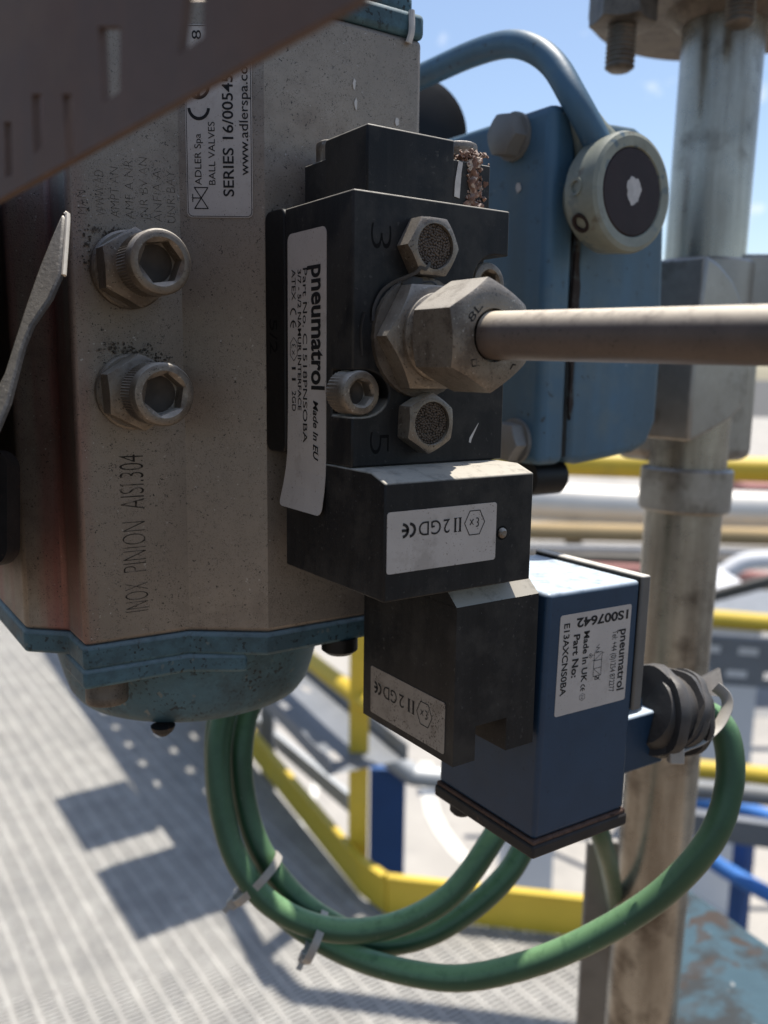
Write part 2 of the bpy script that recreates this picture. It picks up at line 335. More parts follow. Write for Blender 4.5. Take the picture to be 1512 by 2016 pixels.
# ================================================================== setting: ground, platform floor
ZF, ZG = -965.0, -4600.0
g = MB(); S_ = 600000
g.add([(-S_, -S_, ZG), (S_, -S_, ZG), (S_, S_, ZG), (-S_, S_, ZG)], [(0, 1, 2, 3)])
struct(g.build('ground', 'asphalt', smooth=False))
# pale concrete apron ahead and to the right of the platform
a_ = [B(560, 1250, 2, ZG), B(400, 1000, 2, ZG), B(400, 800, 2, ZG), B(1900, 830, 2, ZG), B(2000, 1500, 2, ZG), B(1300, 2300, 2, ZG), B(620, 2200, 2, ZG), B(430, 1650, 2, ZG)]
struct(MB().add([(p.x, p.y, ZG+3) for p in a_], [tuple(range(len(a_)))]).build('concrete_apron', 'ground', smooth=False))
# white road edge lines on the ground
def ground_line(pts, wd):
    P = [B(px, py, 2, ZG+6) for px, py in pts]; m = MB(); n = len(P); vs = []
    for i in range(n):
        d = (P[min(i+1, n-1)]-P[max(i-1, 0)]); d.z = 0; d.normalize(); nn = Vector((-d.y, d.x, 0))*wd/2
        vs += [P[i]+nn, P[i]-nn]
    m.add(vs, [(2*i, 2*i+1, 2*i+3, 2*i+2) for i in range(n-1)]); return m
struct(ground_line([(590, 1640), (618, 1560), (632, 1515), (645, 1455), (652, 1400)], 95).build('road_marking', 'paintline', smooth=False))
struct(ground_line([(838, 1500), (842, 1555), (852, 1600), (870, 1635), (900, 1675), (950, 1720)], 160).build('road_marking', 'paintline', smooth=False))
# moulded grating floor: bearing bars along y, cross bars along x, a darker tray below
gm = MB()
GX0, GX1, GY0, GY1 = 30, 1000, 590, 3400
def xmax(y):                      # the edge of the platform
    if y < 1034: return 728+(1034-y)*1.04
    if y < 1103: return 721
    return 721+(y-1103)*.125
x = GX0
while x < 1005:
    y0 = GY0 if x < 728 else None
    if x < 716: y1 = GY1; y0 = GY0
    else: y1 = 1034-(x-728)/1.04; y0 = GY0
    if y1 > y0+20: gm.box((x, y0, ZF-14), (x+7, y1, ZF))
    x += 33
y = GY0
while y < GY1:
    x1 = min(1000, xmax(y)-4)
    gm.box((GX0, y, ZF-13), (x1, y+6.1, ZF-1.0)); y += 9.2
struct(gm.build('grating_floor', 'grp', smooth=False))
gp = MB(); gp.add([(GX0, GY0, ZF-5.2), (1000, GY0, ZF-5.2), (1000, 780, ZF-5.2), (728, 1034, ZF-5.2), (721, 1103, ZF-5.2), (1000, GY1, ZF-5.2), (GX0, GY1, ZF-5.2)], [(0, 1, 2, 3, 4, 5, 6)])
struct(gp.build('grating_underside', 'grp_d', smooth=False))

dk = MB().box((-2600, -2600, ZF-10), (GX0-1, GY1, ZF)); dk.box((GX0-1, -2600, ZF-10), (1020, GY0-1, ZF))  # unseen deck added to set the light bounced up from below
struct(dk.build('bounce_deck', 'deck', smooth=False))

# ================================================================== pneumatic actuator
PROF = [(-36.6, 112), (-36.7, 53.5), (-30.5, 47.8), (-30.5, 37.3), (-11.8, 36.6), (0, 28.2), (32.4, 28.2), (32.4, 112)]
act = thing('pneumatic_actuator', (0, 66, -98), 'large dusty aluminium actuator block with blue end caps, carrying the black valve', 'actuator')
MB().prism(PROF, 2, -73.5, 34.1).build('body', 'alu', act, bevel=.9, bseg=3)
def off(poly, k):
    c = Vector((0, 70)); return [(p[0]+(k if p[0] > c.x else -k), p[1]+(k if p[1] > c.y else -k)) for p in poly]
lc = MB().prism(off(PROF, .35), 2, -77.8, -73.55)
lc.prism([(-31.0, 36.8), (-12.5, 36.2), (-3.0, 30.4), (-6, 47), (-31.0, 50)], 2, -81.2, -77.7)
lc.build('lower_cap', 'bluegrey', act, bevel=.7)
MB().lathe((0, 66, -77), (0, 0, -1), [(0, 29.3), (4, 28.7), (12, 26.6), (15, 25.6), (17, 24.2), (18, 22)], 72, cap0=False).build('cap_dome', 'bluegrey', act)
MB().lathe((-14, 46, -94.6), (0, 0, -1), [(0, 2.4), (1.0, 2.0), (2.0, .8)], 12).build('drain_stud', 'base', act)
MB().sockethead((-25.2, 43.6, -80.8), (0, 0, -1), 3.8, 5.6, 5, 2.4, X, .4, 60).build('cap_screw', 'steel_d', act)
MB().lathe((17, 31, -77.6), (0, 0, -1), [(0, 3.6), (2.6, 3.6), (3.4, 2.6)], 24).build('cap_screw', 'black2', act)
uc = MB().prism(off(PROF, .35), 2, 34.15, 38.6); uc.prism(off(PROF, -1.2), 2, 38.5, 42)
uc.build('upper_cap', 'bluegrey', act, bevel=1.0)
MB().tube([(29.4, 27.6, 38.4), (29.3, 27.3, 35), (29, 27.8, 33.0)], .6, 8, 4).build('white_residue', 'white', act)
def drop(px, py, r, pt, u, v, par, tall=1.6):
    rn = random.Random(int(px)); P_ = [(r*(1+rn.uniform(-.25, .25))*math.cos(a*math.pi/7), tall*r*(1+rn.uniform(-.25, .25))*math.sin(a*math.pi/7)) for a in range(14)]
    MB().sheet(P_, pt, u, v, .12).build('white_residue', 'white', par, smooth=False)
drop(781, 240, .42, B(781, 240, 1, 28.15), X, Z, act, 1.7)
drop(700, 205, .3, B(700, 205, 1, 28.15), X, Z, act, 3.2)
drop(697, 165, .3, B(697, 165, 1, 28.15), X, Z, act, 3.0)
# stop bolts
def stop_bolt(zc, rot):
    a = Vector((-20.9, 36.85, zc)); d = -Y
    sb = MB().sockethead(a+d*9.0, d, 4.95, 6.6, 5.9, 3.4, X, .7, 132, rot)
    sb.lathe(a+d*4, d, [(0, 3.0), (5.2, 3.0)], 32).build('stop_bolt', 'steel', act)
    p = [o for o in act.children if o.name.startswith('stop_bolt')][-1]
    MB().socketdirt(a+d*9.0, d, 6.6, 5.9, 3.4).build('socket_shade', 'socket', p)
    MB().lathe(a, d, [(0, 6.35), (1.0, 6.35), (1.3, 6.0)], 56).build('washer', 'steel', p)
    MB().hexnut(a+d*1.3, d, 11.0, 4.3, 5.3, Z+X*.15, rot=.2).build('lock_nut', 'steel', p)
    return p
stop_bolt(-9.9, .15); stop_bolt(-29.9, .35)
def crust(name, m, parent, clusters, seed):
    rc = MB(); rn = random.Random(seed)
    for (c0, sp, n, r0) in clusters:
        for _ in range(n):
            c = Vector(c0)+Vector([rn.gauss(0, .5)*q for q in sp]); r = r0*rn.uniform(.5, 1.3)
            k = [Vector((q.x, q.y*.35, q.z))*r*rn.uniform(.7, 1.25) for q in [Vector((rn.gauss(0, 1), rn.gauss(0, 1), rn.gauss(0, 1))).normalized() for _ in range(11)]]
            b = bmesh.new(); [b.verts.new(c+q) for q in k]; bmesh.ops.convex_hull(b, input=b.verts); b.verts.index_update()
            rc.add([v.co.copy() for v in b.verts], [[v.index for v in f.verts] for f in b.faces]); b.free()
    return rc.build(name, m, parent, ang=50)
crust('dirt_crust', 'dirt', act, [((-20.5, 36.75, -23.0), (6.5, .1, 1.2), 90, .24), ((-15.5, 36.6, -25.0), (2, .1, 1.4), 30, .22)], 4)
crust('dirt_crust', 'dirt', act, [((-23.5, 36.8, -4.0), (4.5, .1, .9), 45, .22), ((-27.4, 37.0, -8), (.9, .1, 5.5), 40, .22)], 5)
# nameplate on the slanted face
ND = Vector((11.8, -8.4, 0)).normalized(); NO = Vector((-11.8, 36.6, 0)); NN = ND.cross(Z)      # NN points outwards
npl = MB().sheet([(a, b) for a, b in rrect(1.3, -.55, 12.5, 29.9, .9)], NO+NN*.05, ND, Z, .12).build('nameplate', 'label', act, smooth=False)
L_ = Lett(NO+NN*.19, Z, -ND)          # reads upwards; a = z, b = -s
L_.text('ADLER Spa', 4.7, 12.9, -3.85, 1.1).text('BALL VALVES', 4.75, 14.8, -6.2, 1.1)
L_.text('SERIES 16/00545', 2.9, 22.2, -9.3, 1.75, .012).text('www.adlerspa.com', 6.3, 25.4, -11.8, .95, .006, xh=True)
L_.ce(15.0, 20.6, -5.5, 3.8, .13).text('8', 27.6, 29.0, -4.2, 1.5)
L_.line([(.9, -2.6), (.9, -4.9), (4.3, -2.6), (4.3, -4.9)], .17, True).line([(2.6, -3.75), (2.6, -2.3)], .17).line([(2.0, -2.3), (3.2, -2.3)], .17)
rb = rrect(1.5, -.35, 12.3, 29.7, .8); L_.line([(b, -a) for a, b in rb], .1, True)
L_.build(npl)
FO = Vector((0, 36.16, 0)); FD = Vector((18.7, -.7, 0)).normalized(); FN = FD.cross(Z)
en = Lett(FO+FN*.01, Z, -FD, .03)
en.text('INOX', -68.4, -63.2, 19.15, 4.25, -.022).text('PINION', -61.2, -52.3, 19.3, 4.25, -.022).text('AISI.304', -50.1, -40.6, 19.4, 4.2, -.012)
en.build(act, 'engrave', 'engraved_lettering')
dp = Lett(FO+FN*.01, Z, -FD, .03)
for b, t, a1 in ((12.6, 'UNR BAY', 6.8), (14.9, 'ANFIA A', 6.6), (17.2, 'JNR BV AN', 8.3), (19.6, 'AMF A NR', 7.6), (22.0, 'AMPT AN', 6.2), (24.4, 'WWW.AD', 5.4), (27.3, 'MAN', 2.0)):
    dp.text(t, -1.6, a1, b, 1.5, -.03)
dp.build(act, 'engrave', 'stamped_lettering')

# ================================================================== black valve
val = thing('pneumatic_valve', (15, 10, -40), 'black block valve with white stickers and two round vent plugs, bolted to the actuator', 'valve')
RX = 1.8
def arcz(cx, cz, rx, rz, a0, a1, k=12): return [(cx+rx*math.cos(math.radians(a0+(a1-a0)*i/k)), cz+rz*math.sin(math.radians(a0+(a1-a0)*i/k))) for i in range(k+1)]
p1 = [(0, -25.7)]+arcz(1.8, -29.2, 4.9, 3.5, 90, -90)+[(0, -32.7)]
p2 = [(30, -16.2)]+arcz(27.2, -11.65, 4.5, 4.55, 270, 90)+[(30, -7.1)]
front = [(0, 0)]+p1+[(0, -40.3), (30, -40.3)]+p2+[(30, 0)]
vb = MB(); DP = 6.0; DB = 21.0
vb.add([(x, 0, z) for x, z in front], [tuple(range(len(front)))])
for p in (p1, p2):
    n = len(p); vb.add([(x, 0, z) for x, z in p]+[(x, DP, z) for x, z in p], [(i, i+1, n+i+1, n+i) for i in range(n-1)])
    vb.add([(x, DP, z) for x, z in p], [tuple(range(n))])
vb.add([(0, 0, 0), (0, 0, -25.7), (0, DP, -25.7), (0, DP, -32.7), (0, 0, -32.7), (0, 0, -40.3), (0, DB, -40.3), (0, DB, 0)], [tuple(range(8))])
vb.add([(30, 0, 0), (30, 0, -7.1), (30, DP, -7.1), (30, DP, -16.2), (30, 0, -16.2), (30, 0, -40.3), (30, DB, -40.3), (30, DB, 0)], [tuple(range(8))])
vb.add([(0, 0, 0), (30, 0, 0), (30, DB, 0), (0, DB, 0)], [(0, 1, 2, 3)]); vb.add([(0, 0, -40.3), (30, 0, -40.3), (30, DB, -40.3), (0, DB, -40.3)], [(3, 2, 1, 0)])
vb.add([(0, DB, 0), (30, DB, 0), (30, DB, -40.3), (0, DB, -40.3)], [(0, 1, 2, 3)])
o = vb.build('body', 'black', val, bevel=.28)
bm = bmesh.new(); bm.from_mesh(o.data); bmesh.ops.remove_doubles(bm, verts=bm.verts[:], dist=1e-6); bmesh.ops.recalc_face_normals(bm, faces=bm.faces[:]); bm.to_mesh(o.data); bm.free()
o.data.shade_smooth(); o.data.set_sharp_from_angle(angle=math.radians(32))
MB().prism(rrect(21.05, -39.9, 28.1, .3, 1.6), 0, -.12, 30.1).build('adapter_plate', 'black2', val, bevel=.25)
for c in ((1.5, 4.6, -29.1, 3.35, 5.0), (27.4, 5.6, -11.4, 3.35, 4.2)):
    MB().sockethead(c[:3], -Y, c[3], c[4], 3.6, 2.4, Z, .55, 72, .3).build('mounting_screw', 'steel', val)
    MB().socketdirt(c[:3], -Y, c[4], 3.6, 2.4).build('socket_shade', 'socket', [o for o in val.children if o.name.startswith('mounting_screw')][-1])
# stepped end cap
ec = MB().prism([(5.5, 5.0), (22.2, 5.0), (22.2, 20), (19.5, 24.0), (9, 24.0), (5.5, 17.2)], 2, -.02, 10.8)
ec.build('end_cap', 'black', val, bevel=.3)
MB().box((5.56, 5.06, -.02), (29.9, 24.4, 7.9)).build('cap_flange', 'black', val, bevel=.22)
for c in ((26.3, 8.9, 7.9), (9.2, 20.9, 7.9)):
    MB().sockethead(c, Z, 3.0, 3.6, 2.8, 1.5, X, .5, 60).build('cap_screw', 'steel', val)
rc = MB(); rnd = random.Random(3)
for i in range(420):
    t = rnd.random(); r = .22+.42*rnd.random()**2
    if i < 170: c = Vector((26.1+rnd.gauss(0, 1.5), 5.6+rnd.uniform(-.8, 1.6), 8.7+rnd.uniform(-.9, 1.0)-.10*abs(rnd.gauss(0,2))))
    elif i < 350: c = Vector((26.2+rnd.gauss(0, .75)+.25, 4.95, .3+8.6*t)); r *= .85
    else: c = Vector((26.3+rnd.uniform(-1.7, 1.7), 4.7, .3+rnd.uniform(0, 1.0)))
    k = [Vector((rnd.gauss(0, 1), rnd.gauss(0, .6), rnd.gauss(0, 1))).normalized()*r*rnd.uniform(.7, 1.25) for _ in range(12)]
    mb_ = bmesh.new(); [mb_.verts.new(c+q) for q in k]; h_ = bmesh.ops.convex_hull(mb_, input=mb_.verts); mb_.verts.index_update()
    rc.add([v.co.copy() for v in mb_.verts], [[v.index for v in f.verts] for f in mb_.faces]); mb_.free()
rq = random.Random(9)
rc.tube([(26.0+rq.uniform(-.35, .35), 4.98, 8.4-8.2*k/9) for k in range(10)], .95, 12, 3, flat=.5)
rc.build('rust_crust', 'rust', val, ang=50)
MB().sheet([(-.6, 2.2), (.5, 2.0), (.75, 6), (1.0, 7.6), (.1, 7.7), (-.5, 4.4)], (22.9, 4.9, 0), X, Z, -.1).build('residue_streak', 'white', val, smooth=False)
# lower blocks
MB().prism([(-9.1, -59.2), (-9.1, -41.7), (-5.4, -40.42), (21, -40.42), (21, -59.2)], 0, -.03, 28.9).build('lower_block', 'black', val, bevel=.25)
pb = MB().prism([(15.35, -62.6), (33.1, -62.6), (33.1, -89.3), (26.8, -89.3), (26.8, -83.4), (20, -83.4), (20, -89.4), (15.35, -89.4)], 1, -7.15, 19.7)
pb.prism([(-7.15, -62.65), (-4.0, -59.9), (-4.0, -59.26), (19.7, -59.26), (19.7, -62.65)], 0, 15.35, 33.1)
pb.build('pilot_block', 'black', val)
MB().lathe((26.78, -1.0, -84.9), -X, [(0, .75), (.05, .75)], 20).build('vent_hole', 'engrave_b', val)
MB().lathe((22.5, -9.05, -50.9), -Y, [(0, .85), (.35, .8), (.6, .45)], 24).build('pin', 'steel', val)
MB().lathe((22.5, -9.11, -50.9), -Y, [(0, 1.15), (.02, 1.15)], 24).build('pin_recess', 'engrave_b', val)
# raised port numbers, turned a quarter
Lett((0, 0, 0), -Z, X, .03).text('3', 4.4, 8.0, 3.0, 3.7, -.02).build(val, 'engrave_b', 'port_number')
Lett((0, 0, 0), -Z, X, .03).text('5', 35.0, 38.4, 3.2, 3.6, -.02).build(val, 'engrave_b', 'port_number')
p52 = Lett((-.14, 0, 0), -Z, -Y, .03); p52.text('5/2', 17.4, 23.2, -26.4, 2.7, 0); p52.build(val, 'engrave_b', 'stamped_lettering')
# vent plugs
def vent_plug(c, rot):
    p = MB().hexnut(c, -Y, 8.3, 3.3, 3.75, -X, hole=(3.32, 1.0), rot=rot, ch=.5).build('exhaust_plug', 'steel', val)
    f = MB(); f.lathe(Vector(c)-Y*2.45, -Y, [(0, 3.3), (.05, 3.3)], 32)
    ico = bmesh.new(); bmesh.ops.create_icosphere(ico, subdivisions=1, radius=.26); iv = [v.co.copy() for v in ico.verts]; ico.verts.index_update(); fi = [[v.index for v in q.verts] for q in ico.faces]; ico.free()
    pts = []; tr = 0; r_ = random.Random(5)
    while tr < 9000 and len(pts) < 300:
        tr += 1; a = r_.uniform(0, 6.283); r = 3.1*math.sqrt(r_.random()); q = Vector((r*math.cos(a), r*math.sin(a)))
        if all((q-s_).length > .34 for s_ in pts): pts.append(q)
    for q in pts: f.add([Vector((c[0]+q.x, c[1]-2.62-r_.uniform(0, .06), c[2]+q.y))+v for v in iv], fi)
    f.build('filter', 'sinter', p); return p
vent_plug((12.5, 0, -7.3), 0); vent_plug((12.6, 0, -33.7), .48)
sa, sc_ = B(942, 833, 1, -.03), B(926, 868, 1, -.03)
MB().add([(sa.x-.06, -.03, sa.z), (sa.x+.05, -.03, sa.z), (sc_.x+.28, -.03, sc_.z+.3), (sc_.x+.1, -.03, sc_.z-.35), (sc_.x-.3, -.03, sc_.z-.2), (sc_.x-.2, -.03, sc_.z+.5)], [(0, 1, 2, 3, 4, 5)]).build('scuff_mark', 'white', val, smooth=False)
# stickers
st = MB(); N_ = 26; sv = []
W0 = [(-4.2, 19.9, 7.5), (-31.9, 19.95, 7.5), (-40, 20.3, 7.5), (-48.8, 21.9, 7.6)]
def lab_edge(z):
    for (z0, a0, b0), (z1, a1, b1) in zip(W0, W0[1:]):
        if z >= z1: t = (z0-z)/(z0-z1); return a0+(a1-a0)*t, b0+(b1-b0)*t
    return W0[-1][1:]
ZT = [0, .002, .006, .012, .019, .027]+[.027+.946*k/16 for k in range(1, 16)]+[.973, .981, .988, .994, .998, 1]; N_ = len(ZT)-1
for i in range(N_+1):
    z = -4.2-44.6*ZT[i]; a, b = lab_edge(z); e = min(z+48.8, -4.2-z); cr = 0 if e > 1.2 else 1.2-math.sqrt(max(0, 1.44-(1.2-e)**2))
    xx = -.12-.9*max(0, (-40-z)/8.8)**2
    sv += [(xx, a-cr, z), (xx, b+cr, z), (xx+.1, a-cr, z), (xx+.1, b+cr, z)]
fs = []
for i in range(N_):
    k = 4*i; fs += [(k, k+1, k+5, k+4), (k+2, k+6, k+7, k+3), (k, k+4, k+6, k+2), (k+1, k+3, k+7, k+5)]
fs += [(0, 2, 3, 1), (4*N_, 4*N_+1, 4*N_+3, 4*N_+2)]
ls = st.add(sv, fs).build('info_sticker', 'label', val, smooth=False)
l = Lett((-.13, 0, 0), -Z, -Y, .03)         # a = -z, b = -y
l.text('pneumatrol', 9.7, 28.9, -11.9, 2.6, .028, xh=True)
l.text('Part No. C1518PNSOBA', 9.9, 37.6, -14.75, 1.35, .004).text('3/7 - 5/2 NAMUR INTERFACE', 10.0, 32.4, -16.45, 1.1, .016)
l.text('ATEX', 9.8, 14.7, -18.5, 1.3, .004).ce(15.9, 19.2, -19.1, 2.2, .12).ex(22.5, -17.85, 1.9, .12, 1.0, .72)
l.text('I I', 25.4, 27.6, -18.5, 1.3, .012).text('2GD', 29.3, 32.6, -18.5, 1.3, .004).text('Made In EU', 30.6, 40.2, -11.4, 1.5, .02, .25)
l.build(ls)
def exlabel(parent, O, u, v, x0, x1, z0, z1, cx0, cx1, m):
    """II 2 GD CE plate; O + u*a + v*b; a, b measured so that a runs with the reading direction"""
    lab = MB().sheet(rrect(x0, z0, x1, z1, .45), O, u, v, .1).build('marking_sticker', m, parent, smooth=False)
    return lab
lb = exlabel(val, (0, -9.1, 0), -X, -Z, -21.15, -.35, 45.85, 55.0, 0, 0, 'label')
l = Lett((0, -9.21, 0), -X, -Z, .03)
l.ex(-16.7, 48.7, 2.0, .14, 1.0, 1.08).text('II', -14.0, -12.7, 47.7, 2.1).text('2', -11.8, -10.6, 47.7, 2.1).text('GD', -10.1, -6.0, 47.7, 2.1).ce(-5.5, -2.9, 47.6, 2.3, .19)
for a in (-13.75, -12.95):
    for b in (47.7, 49.8): l.line([(a-.3, b), (a+.3, b)], .12)
l.build(lb)
lb = exlabel(val, (15.35, 0, 0), Y, -Z, -4.9, 17.1, 79.2, 88.1, 0, 0, 'label_d')
l = Lett((15.24, 0, 0), Y, -Z, .03)
l.ex(.6, 83.0, 2.15, .15, 1.0, 1.08).text('II', 3.5, 5.3, 81.7, 2.3).text('2', 6.5, 8.0, 81.7, 2.3).text('GD', 8.7, 12.9, 81.7, 2.3).ce(13.5, 15.9, 81.7, 2.4, .19)
for a in (3.8, 5.0):
    for b in (81.7, 84.0): l.line([(a-.35, b), (a+.35, b)], .12)
l.build(lb)

# ================================================================== compression fitting and tube
FC = Vector((12.5, 0, -20.7))
fit = thing('pipe_fitting', FC, 'dusty steel hex fitting screwed into the black valve face at the tube end', 'pipe fitting')
MB().lathe(FC+Y*.1, -Y, [(0, 9.3), (.8, 9.2), (.9, 8.0)], 80, knurl=(0, 1, .10)).build('sealing_washer', 'steel_d', fit)
ad = MB().hexnut(FC-Y*.85, -Y, 15.3, 3.5, 7.35, -X, ch=.62)
ad.lathe(FC-Y*4.2, -Y, [(0, 6.6), (.9, 6.6), (1.3, 5.9), (4, 5.9)], 56); ad.build('adapter', 'steel', fit)
nu = MB().hexnut(FC-Y*6.9, -Y, 13.9, 10.2, 6.1, Z, hole=(3.7, 1.2), ch=.55, both=True, rot=.06).build('nut', 'steel', fit)
sl = Lett(FC-Y*17.12, (X*.62+Z*.78), (-X*.78+Z*.62), .02)
sl.text('8L', -1.3, 1.6, 4.1, 1.15); sl.build(nu, 'ink', 'stamped_lettering')
sl2 = Lett(FC-Y*17.12, X, Z, .02); sl2.line([(-3.9, -3.4), (-3.1, -3.3), (-3.0, -4.2), (-3.8, -4.3)], .16, True).line([(3.2, -4.6), (3.7, -3.9), (4.2, -4.0)], .2)
sl2.build(nu, 'engrave', 'stamped_lettering')
ts = MB(); rp = [(3.4, -.3, -18.5), (3.5, -.4, -16.5), (4.6, -.6, -14.3), (6.2, -1.2, -12.9), (8.0, -2.0, -12.0), (9.3, -2.8, -11.3), (9.9, -3.2, -10.6), (10.8, -3.3, -10.7), (11.6, -3.2, -9.7)]
ts.tube(rp, .07, 6, 6, flat=.30); ts.tube([(8.2, -1.0, -13.0), (9.4, -1.8, -12.4), (11.0, -2.1, -12.6)], .06, 6, 6, flat=.7); ts.tube([(11.0, -2.1, -12.6), (12.4, -2.5, -12.4), (13.4, -2.5, -12.8)], .08, 6, 6, flat=.16)
ts.tube([(1.9, -.05, -17.2), (1.3, -.06, -19.8), (1.5, -.05, -23.6)], .55, 6, 6, flat=.05)
ts.build('tape_shred', 'tape', fit)
TDIR = Vector((.1793, -.9836, -.0163)).normalized()
tp = FC-Y*16.5+TDIR*.0
tag(MB().lathe(tp, TDIR, [(0, 3.33), (70, 3.33)], 64).build('steel_tube', 'tube'), 'dusty brown straight tube running from the hex fitting out towards the right', 'tube')

# ================================================================== solenoid coil
XC = Matrix.Translation((46.6, 0, -86)) @ Matrix.Rotation(math.radians(1.35), 4, 'Y') @ Matrix.Translation((-46.6, 0, 86))
coil = thing('solenoid_coil', (46.6, 6, -112), 'blue solenoid coil box with white sticker below the black valve', 'solenoid')
MB().box((34.7, -7.4, -108.5), (58.5, 20.2, -63.3)).build('housing', 'coil', coil, bevel=.9, bseg=3, xf=XC)
MB().box((34.4, -7.7, -109.3), (58.8, 20.5, -108.4)).build('gasket', 'gasket', coil, bevel=.3, xf=XC)
MB().box((34.1, -8.0, -111.7), (59.1, 20.8, -109.2)).build('base_plate', 'base', coil, bevel=.5, xf=XC)
for c in ((37.2, 15.5), (56.3, -1.5)):
    MB().lathe((c[0], c[1], -111.5), -Z, [(0, 2.4), (1.9, 2.4), (2.6, 1.7)], 28).build('base_screw', 'base', coil, xf=XC)
MB().box((58.45, -7.75, -88.6), (60.9, 20.6, -62.5)).build('lid', 'lid', coil, bevel=.35, xf=XC)
MB().box((58.3, -7.2, -88.2), (58.75, 20.3, -62.9)).build('lid_gasket', 'black2', coil, xf=XC)
MB().box((58.3, -3.2, -104.4), (75.0, 10, -92.6)).build('cable_boss', 'coil', coil, bevel=.5, xf=XC)
MB().lathe((58.4, 5, -93), (1, 0, .1), [(0, 7), (9, 7), (11, 6.4)], 32).build('cable_gland', 'coil', coil, xf=XC)
lb = MB().sheet(rrect(37.85, 67.5, 56.25, 85.95, .5), (0, -7.4, 0), X, -Z, 0)
lb = MB().sheet(rrect(-56.25, 67.5, -37.85, 85.95, .5), (0, -7.39, 0), -X, -Z, .1)
lb.v = [XC @ p for p in lb.v]; lb = lb.build('type_sticker', 'label', coil, smooth=False)
def S(s): return 37.85+18.4*s
def T(t): return 67.5+18.45*t
l = Lett((0, -7.5, 0), -X, -Z, .03); l.text('1S007642', -S(.955), -S(.22), T(.055), 1.6, .03); l.m.v = [XC @ p for p in l.m.v]; l.build(lb)
l = Lett((0, -7.5, 0), -Z, X, .03)        # a = -z, b = x
l.text('pneumatrol', T(.245), T(.885), S(.865), 1.25, .02, xh=True).text('Tel: +44 (0)1254 872277', T(.245), T(.88), S(.745), 1.4, .0)
l.text('Made In UK', T(.195), T(.71), S(.335), 1.35, .024).text('Part No:', T(.21), T(.64), S(.195), 1.5, .026).text('E13AXCNS0BA', T(.085), T(.80), S(.055), 1.35, .02)
l.ce(T(.73), T(.80), S(.33), 1.2, .16).ex(T(.86), S(.365), .68, .07, 1, 1.1)
q = [(.355, .56), (.385, .52), (.39, .57), (.42, .51), (.43, .56), (.44, .52)]
l.line([(T(a), S(b)) for a, b in q], .09).line([(T(a), S(b)) for a, b in ((.435, .50), (.435, .61), (.675, .61), (.675, .50))], .1, True)
l.line([(T(.515), S(.50)), (T(.515), S(.61))], .1).line([(T(.595), S(.50)), (T(.595), S(.61))], .1).line([(T(.51), S(.505)), (T(.45), S(.6))], .08).line([(T(.60), S(.505)), (T(.67), S(.6))], .08)
l.line([(T(.455), S(.50)), (T(.455), S(.47))], .09).ring(T(.455), S(.445), .38, .09, 0, 360, 16).ring(T(.455), S(.445), .1, .12, 0, 360, 8)
l.line([(T(.675), S(.53)), (T(.71), S(.53)), (T(.71), S(.585)), (T(.675), S(.585))], .16).line([(T(.68), S(.535)), (T(.705), S(.58))], .18).line([(T(.72), S(.60)), (T(.725), S(.605))], .12)
l.line([(T(.45), S(.61)), (T(.45), S(.635))], .1).line([(T(.51), S(.5)), (T(.51), S(.48))], .1)
l.m.v = [XC @ p for p in l.m.v]; l.build(lb)

# ================================================================== green cable with tape and ties
def DP_(L): return [D(*q) for q in L]
T0, T1 = D(1276, 1396, 180), D(1372, 1412, 187)
ca = [(1350, 1408, 185), (1395, 1408, 186), (1430, 1450, 185), (1436, 1545, 184), (1398, 1655, 184), (1300, 1762, 188), (1166, 1846, 193), (1031, 1901, 198), (895, 1926, 204), (760, 1904, 212), (651, 1862, 221), (560, 1802, 226), (492, 1725, 227), (446, 1640, 227), (426, 1530, 227), (434, 1400, 228), (500, 1270, 232), (640, 1190, 240), (850, 1230, 238), (1000, 1440, 228), (1015, 1560, 221),
      (966, 1657, 215), (895, 1754, 213), (814, 1807, 213), (727, 1831, 213), (640, 1828, 213), (559, 1797, 213), (499, 1745, 213), (452, 1657, 214), (430, 1525, 216), (440, 1410, 219), (500, 1270, 225), (650, 1170, 234), (880, 1230, 234), (1050, 1470, 229), (1062, 1590, 225),
      (1025, 1680, 222), (985, 1737, 220), (922, 1793, 219), (841, 1840, 219), (750, 1856, 220), (660, 1822, 220), (581, 1765, 220), (514, 1675, 220), (482, 1575, 221), (476, 1470, 222), (500, 1370, 226), (580, 1240, 234), (740, 1160, 246), (950, 1260, 252), (1130, 1520, 256), (1190, 1670, 264), (1215, 1800, 330), (1225, 1900, 350)]
cab = tag(MB().tube(DP_(ca), 2.95, 22, 9).build('green_cable', 'cable'), 'green sheathed cable coiled in loops under the blue solenoid', 'cable')
ax = (T1-T0).normalized()
tw = MB(); bx_, by_, _ = basis(ax); ro = random.Random(11)
tw.lathe(T0, ax, [(-1, 7.0), (1, 8.2), (9, 8.0), (12, 5.4), (13, 3.2)], 36)
for k, (t, r, wd, tx, ty) in enumerate(((.6, 8.9, 2.6, .22, .10), (2.6, 9.5, 2.4, -.18, .16), (4.8, 9.2, 2.8, .26, -.12), (7.0, 9.3, 2.3, -.10, -.20), (8.8, 8.5, 2.2, .20, .14), (10.2, 7.2, 1.8, -.16, .05))):
    d_ = (ax+bx_*tx+by_*ty).normalized(); ss_ = MB().lathe(T0+ax*t, d_, [(-wd*.5, r-.9), (-wd*.5, r), (-wd*.2, r+.22), (wd*.3, r+.15), (wd*.5, r-.15), (wd*.5, r-.9)], 40)
    for i, p in enumerate(ss_.v):
        a_ = (i % 40)*2*math.pi/40; c = T0+ax*t; ss_.v[i] = c+(p-c)*(1+.03*math.sin(2*a_+k*1.3)+.018*math.sin(5*a_+k*2.1)+.012*math.sin(9*a_+k))
    tw.add(ss_.v, ss_.f)
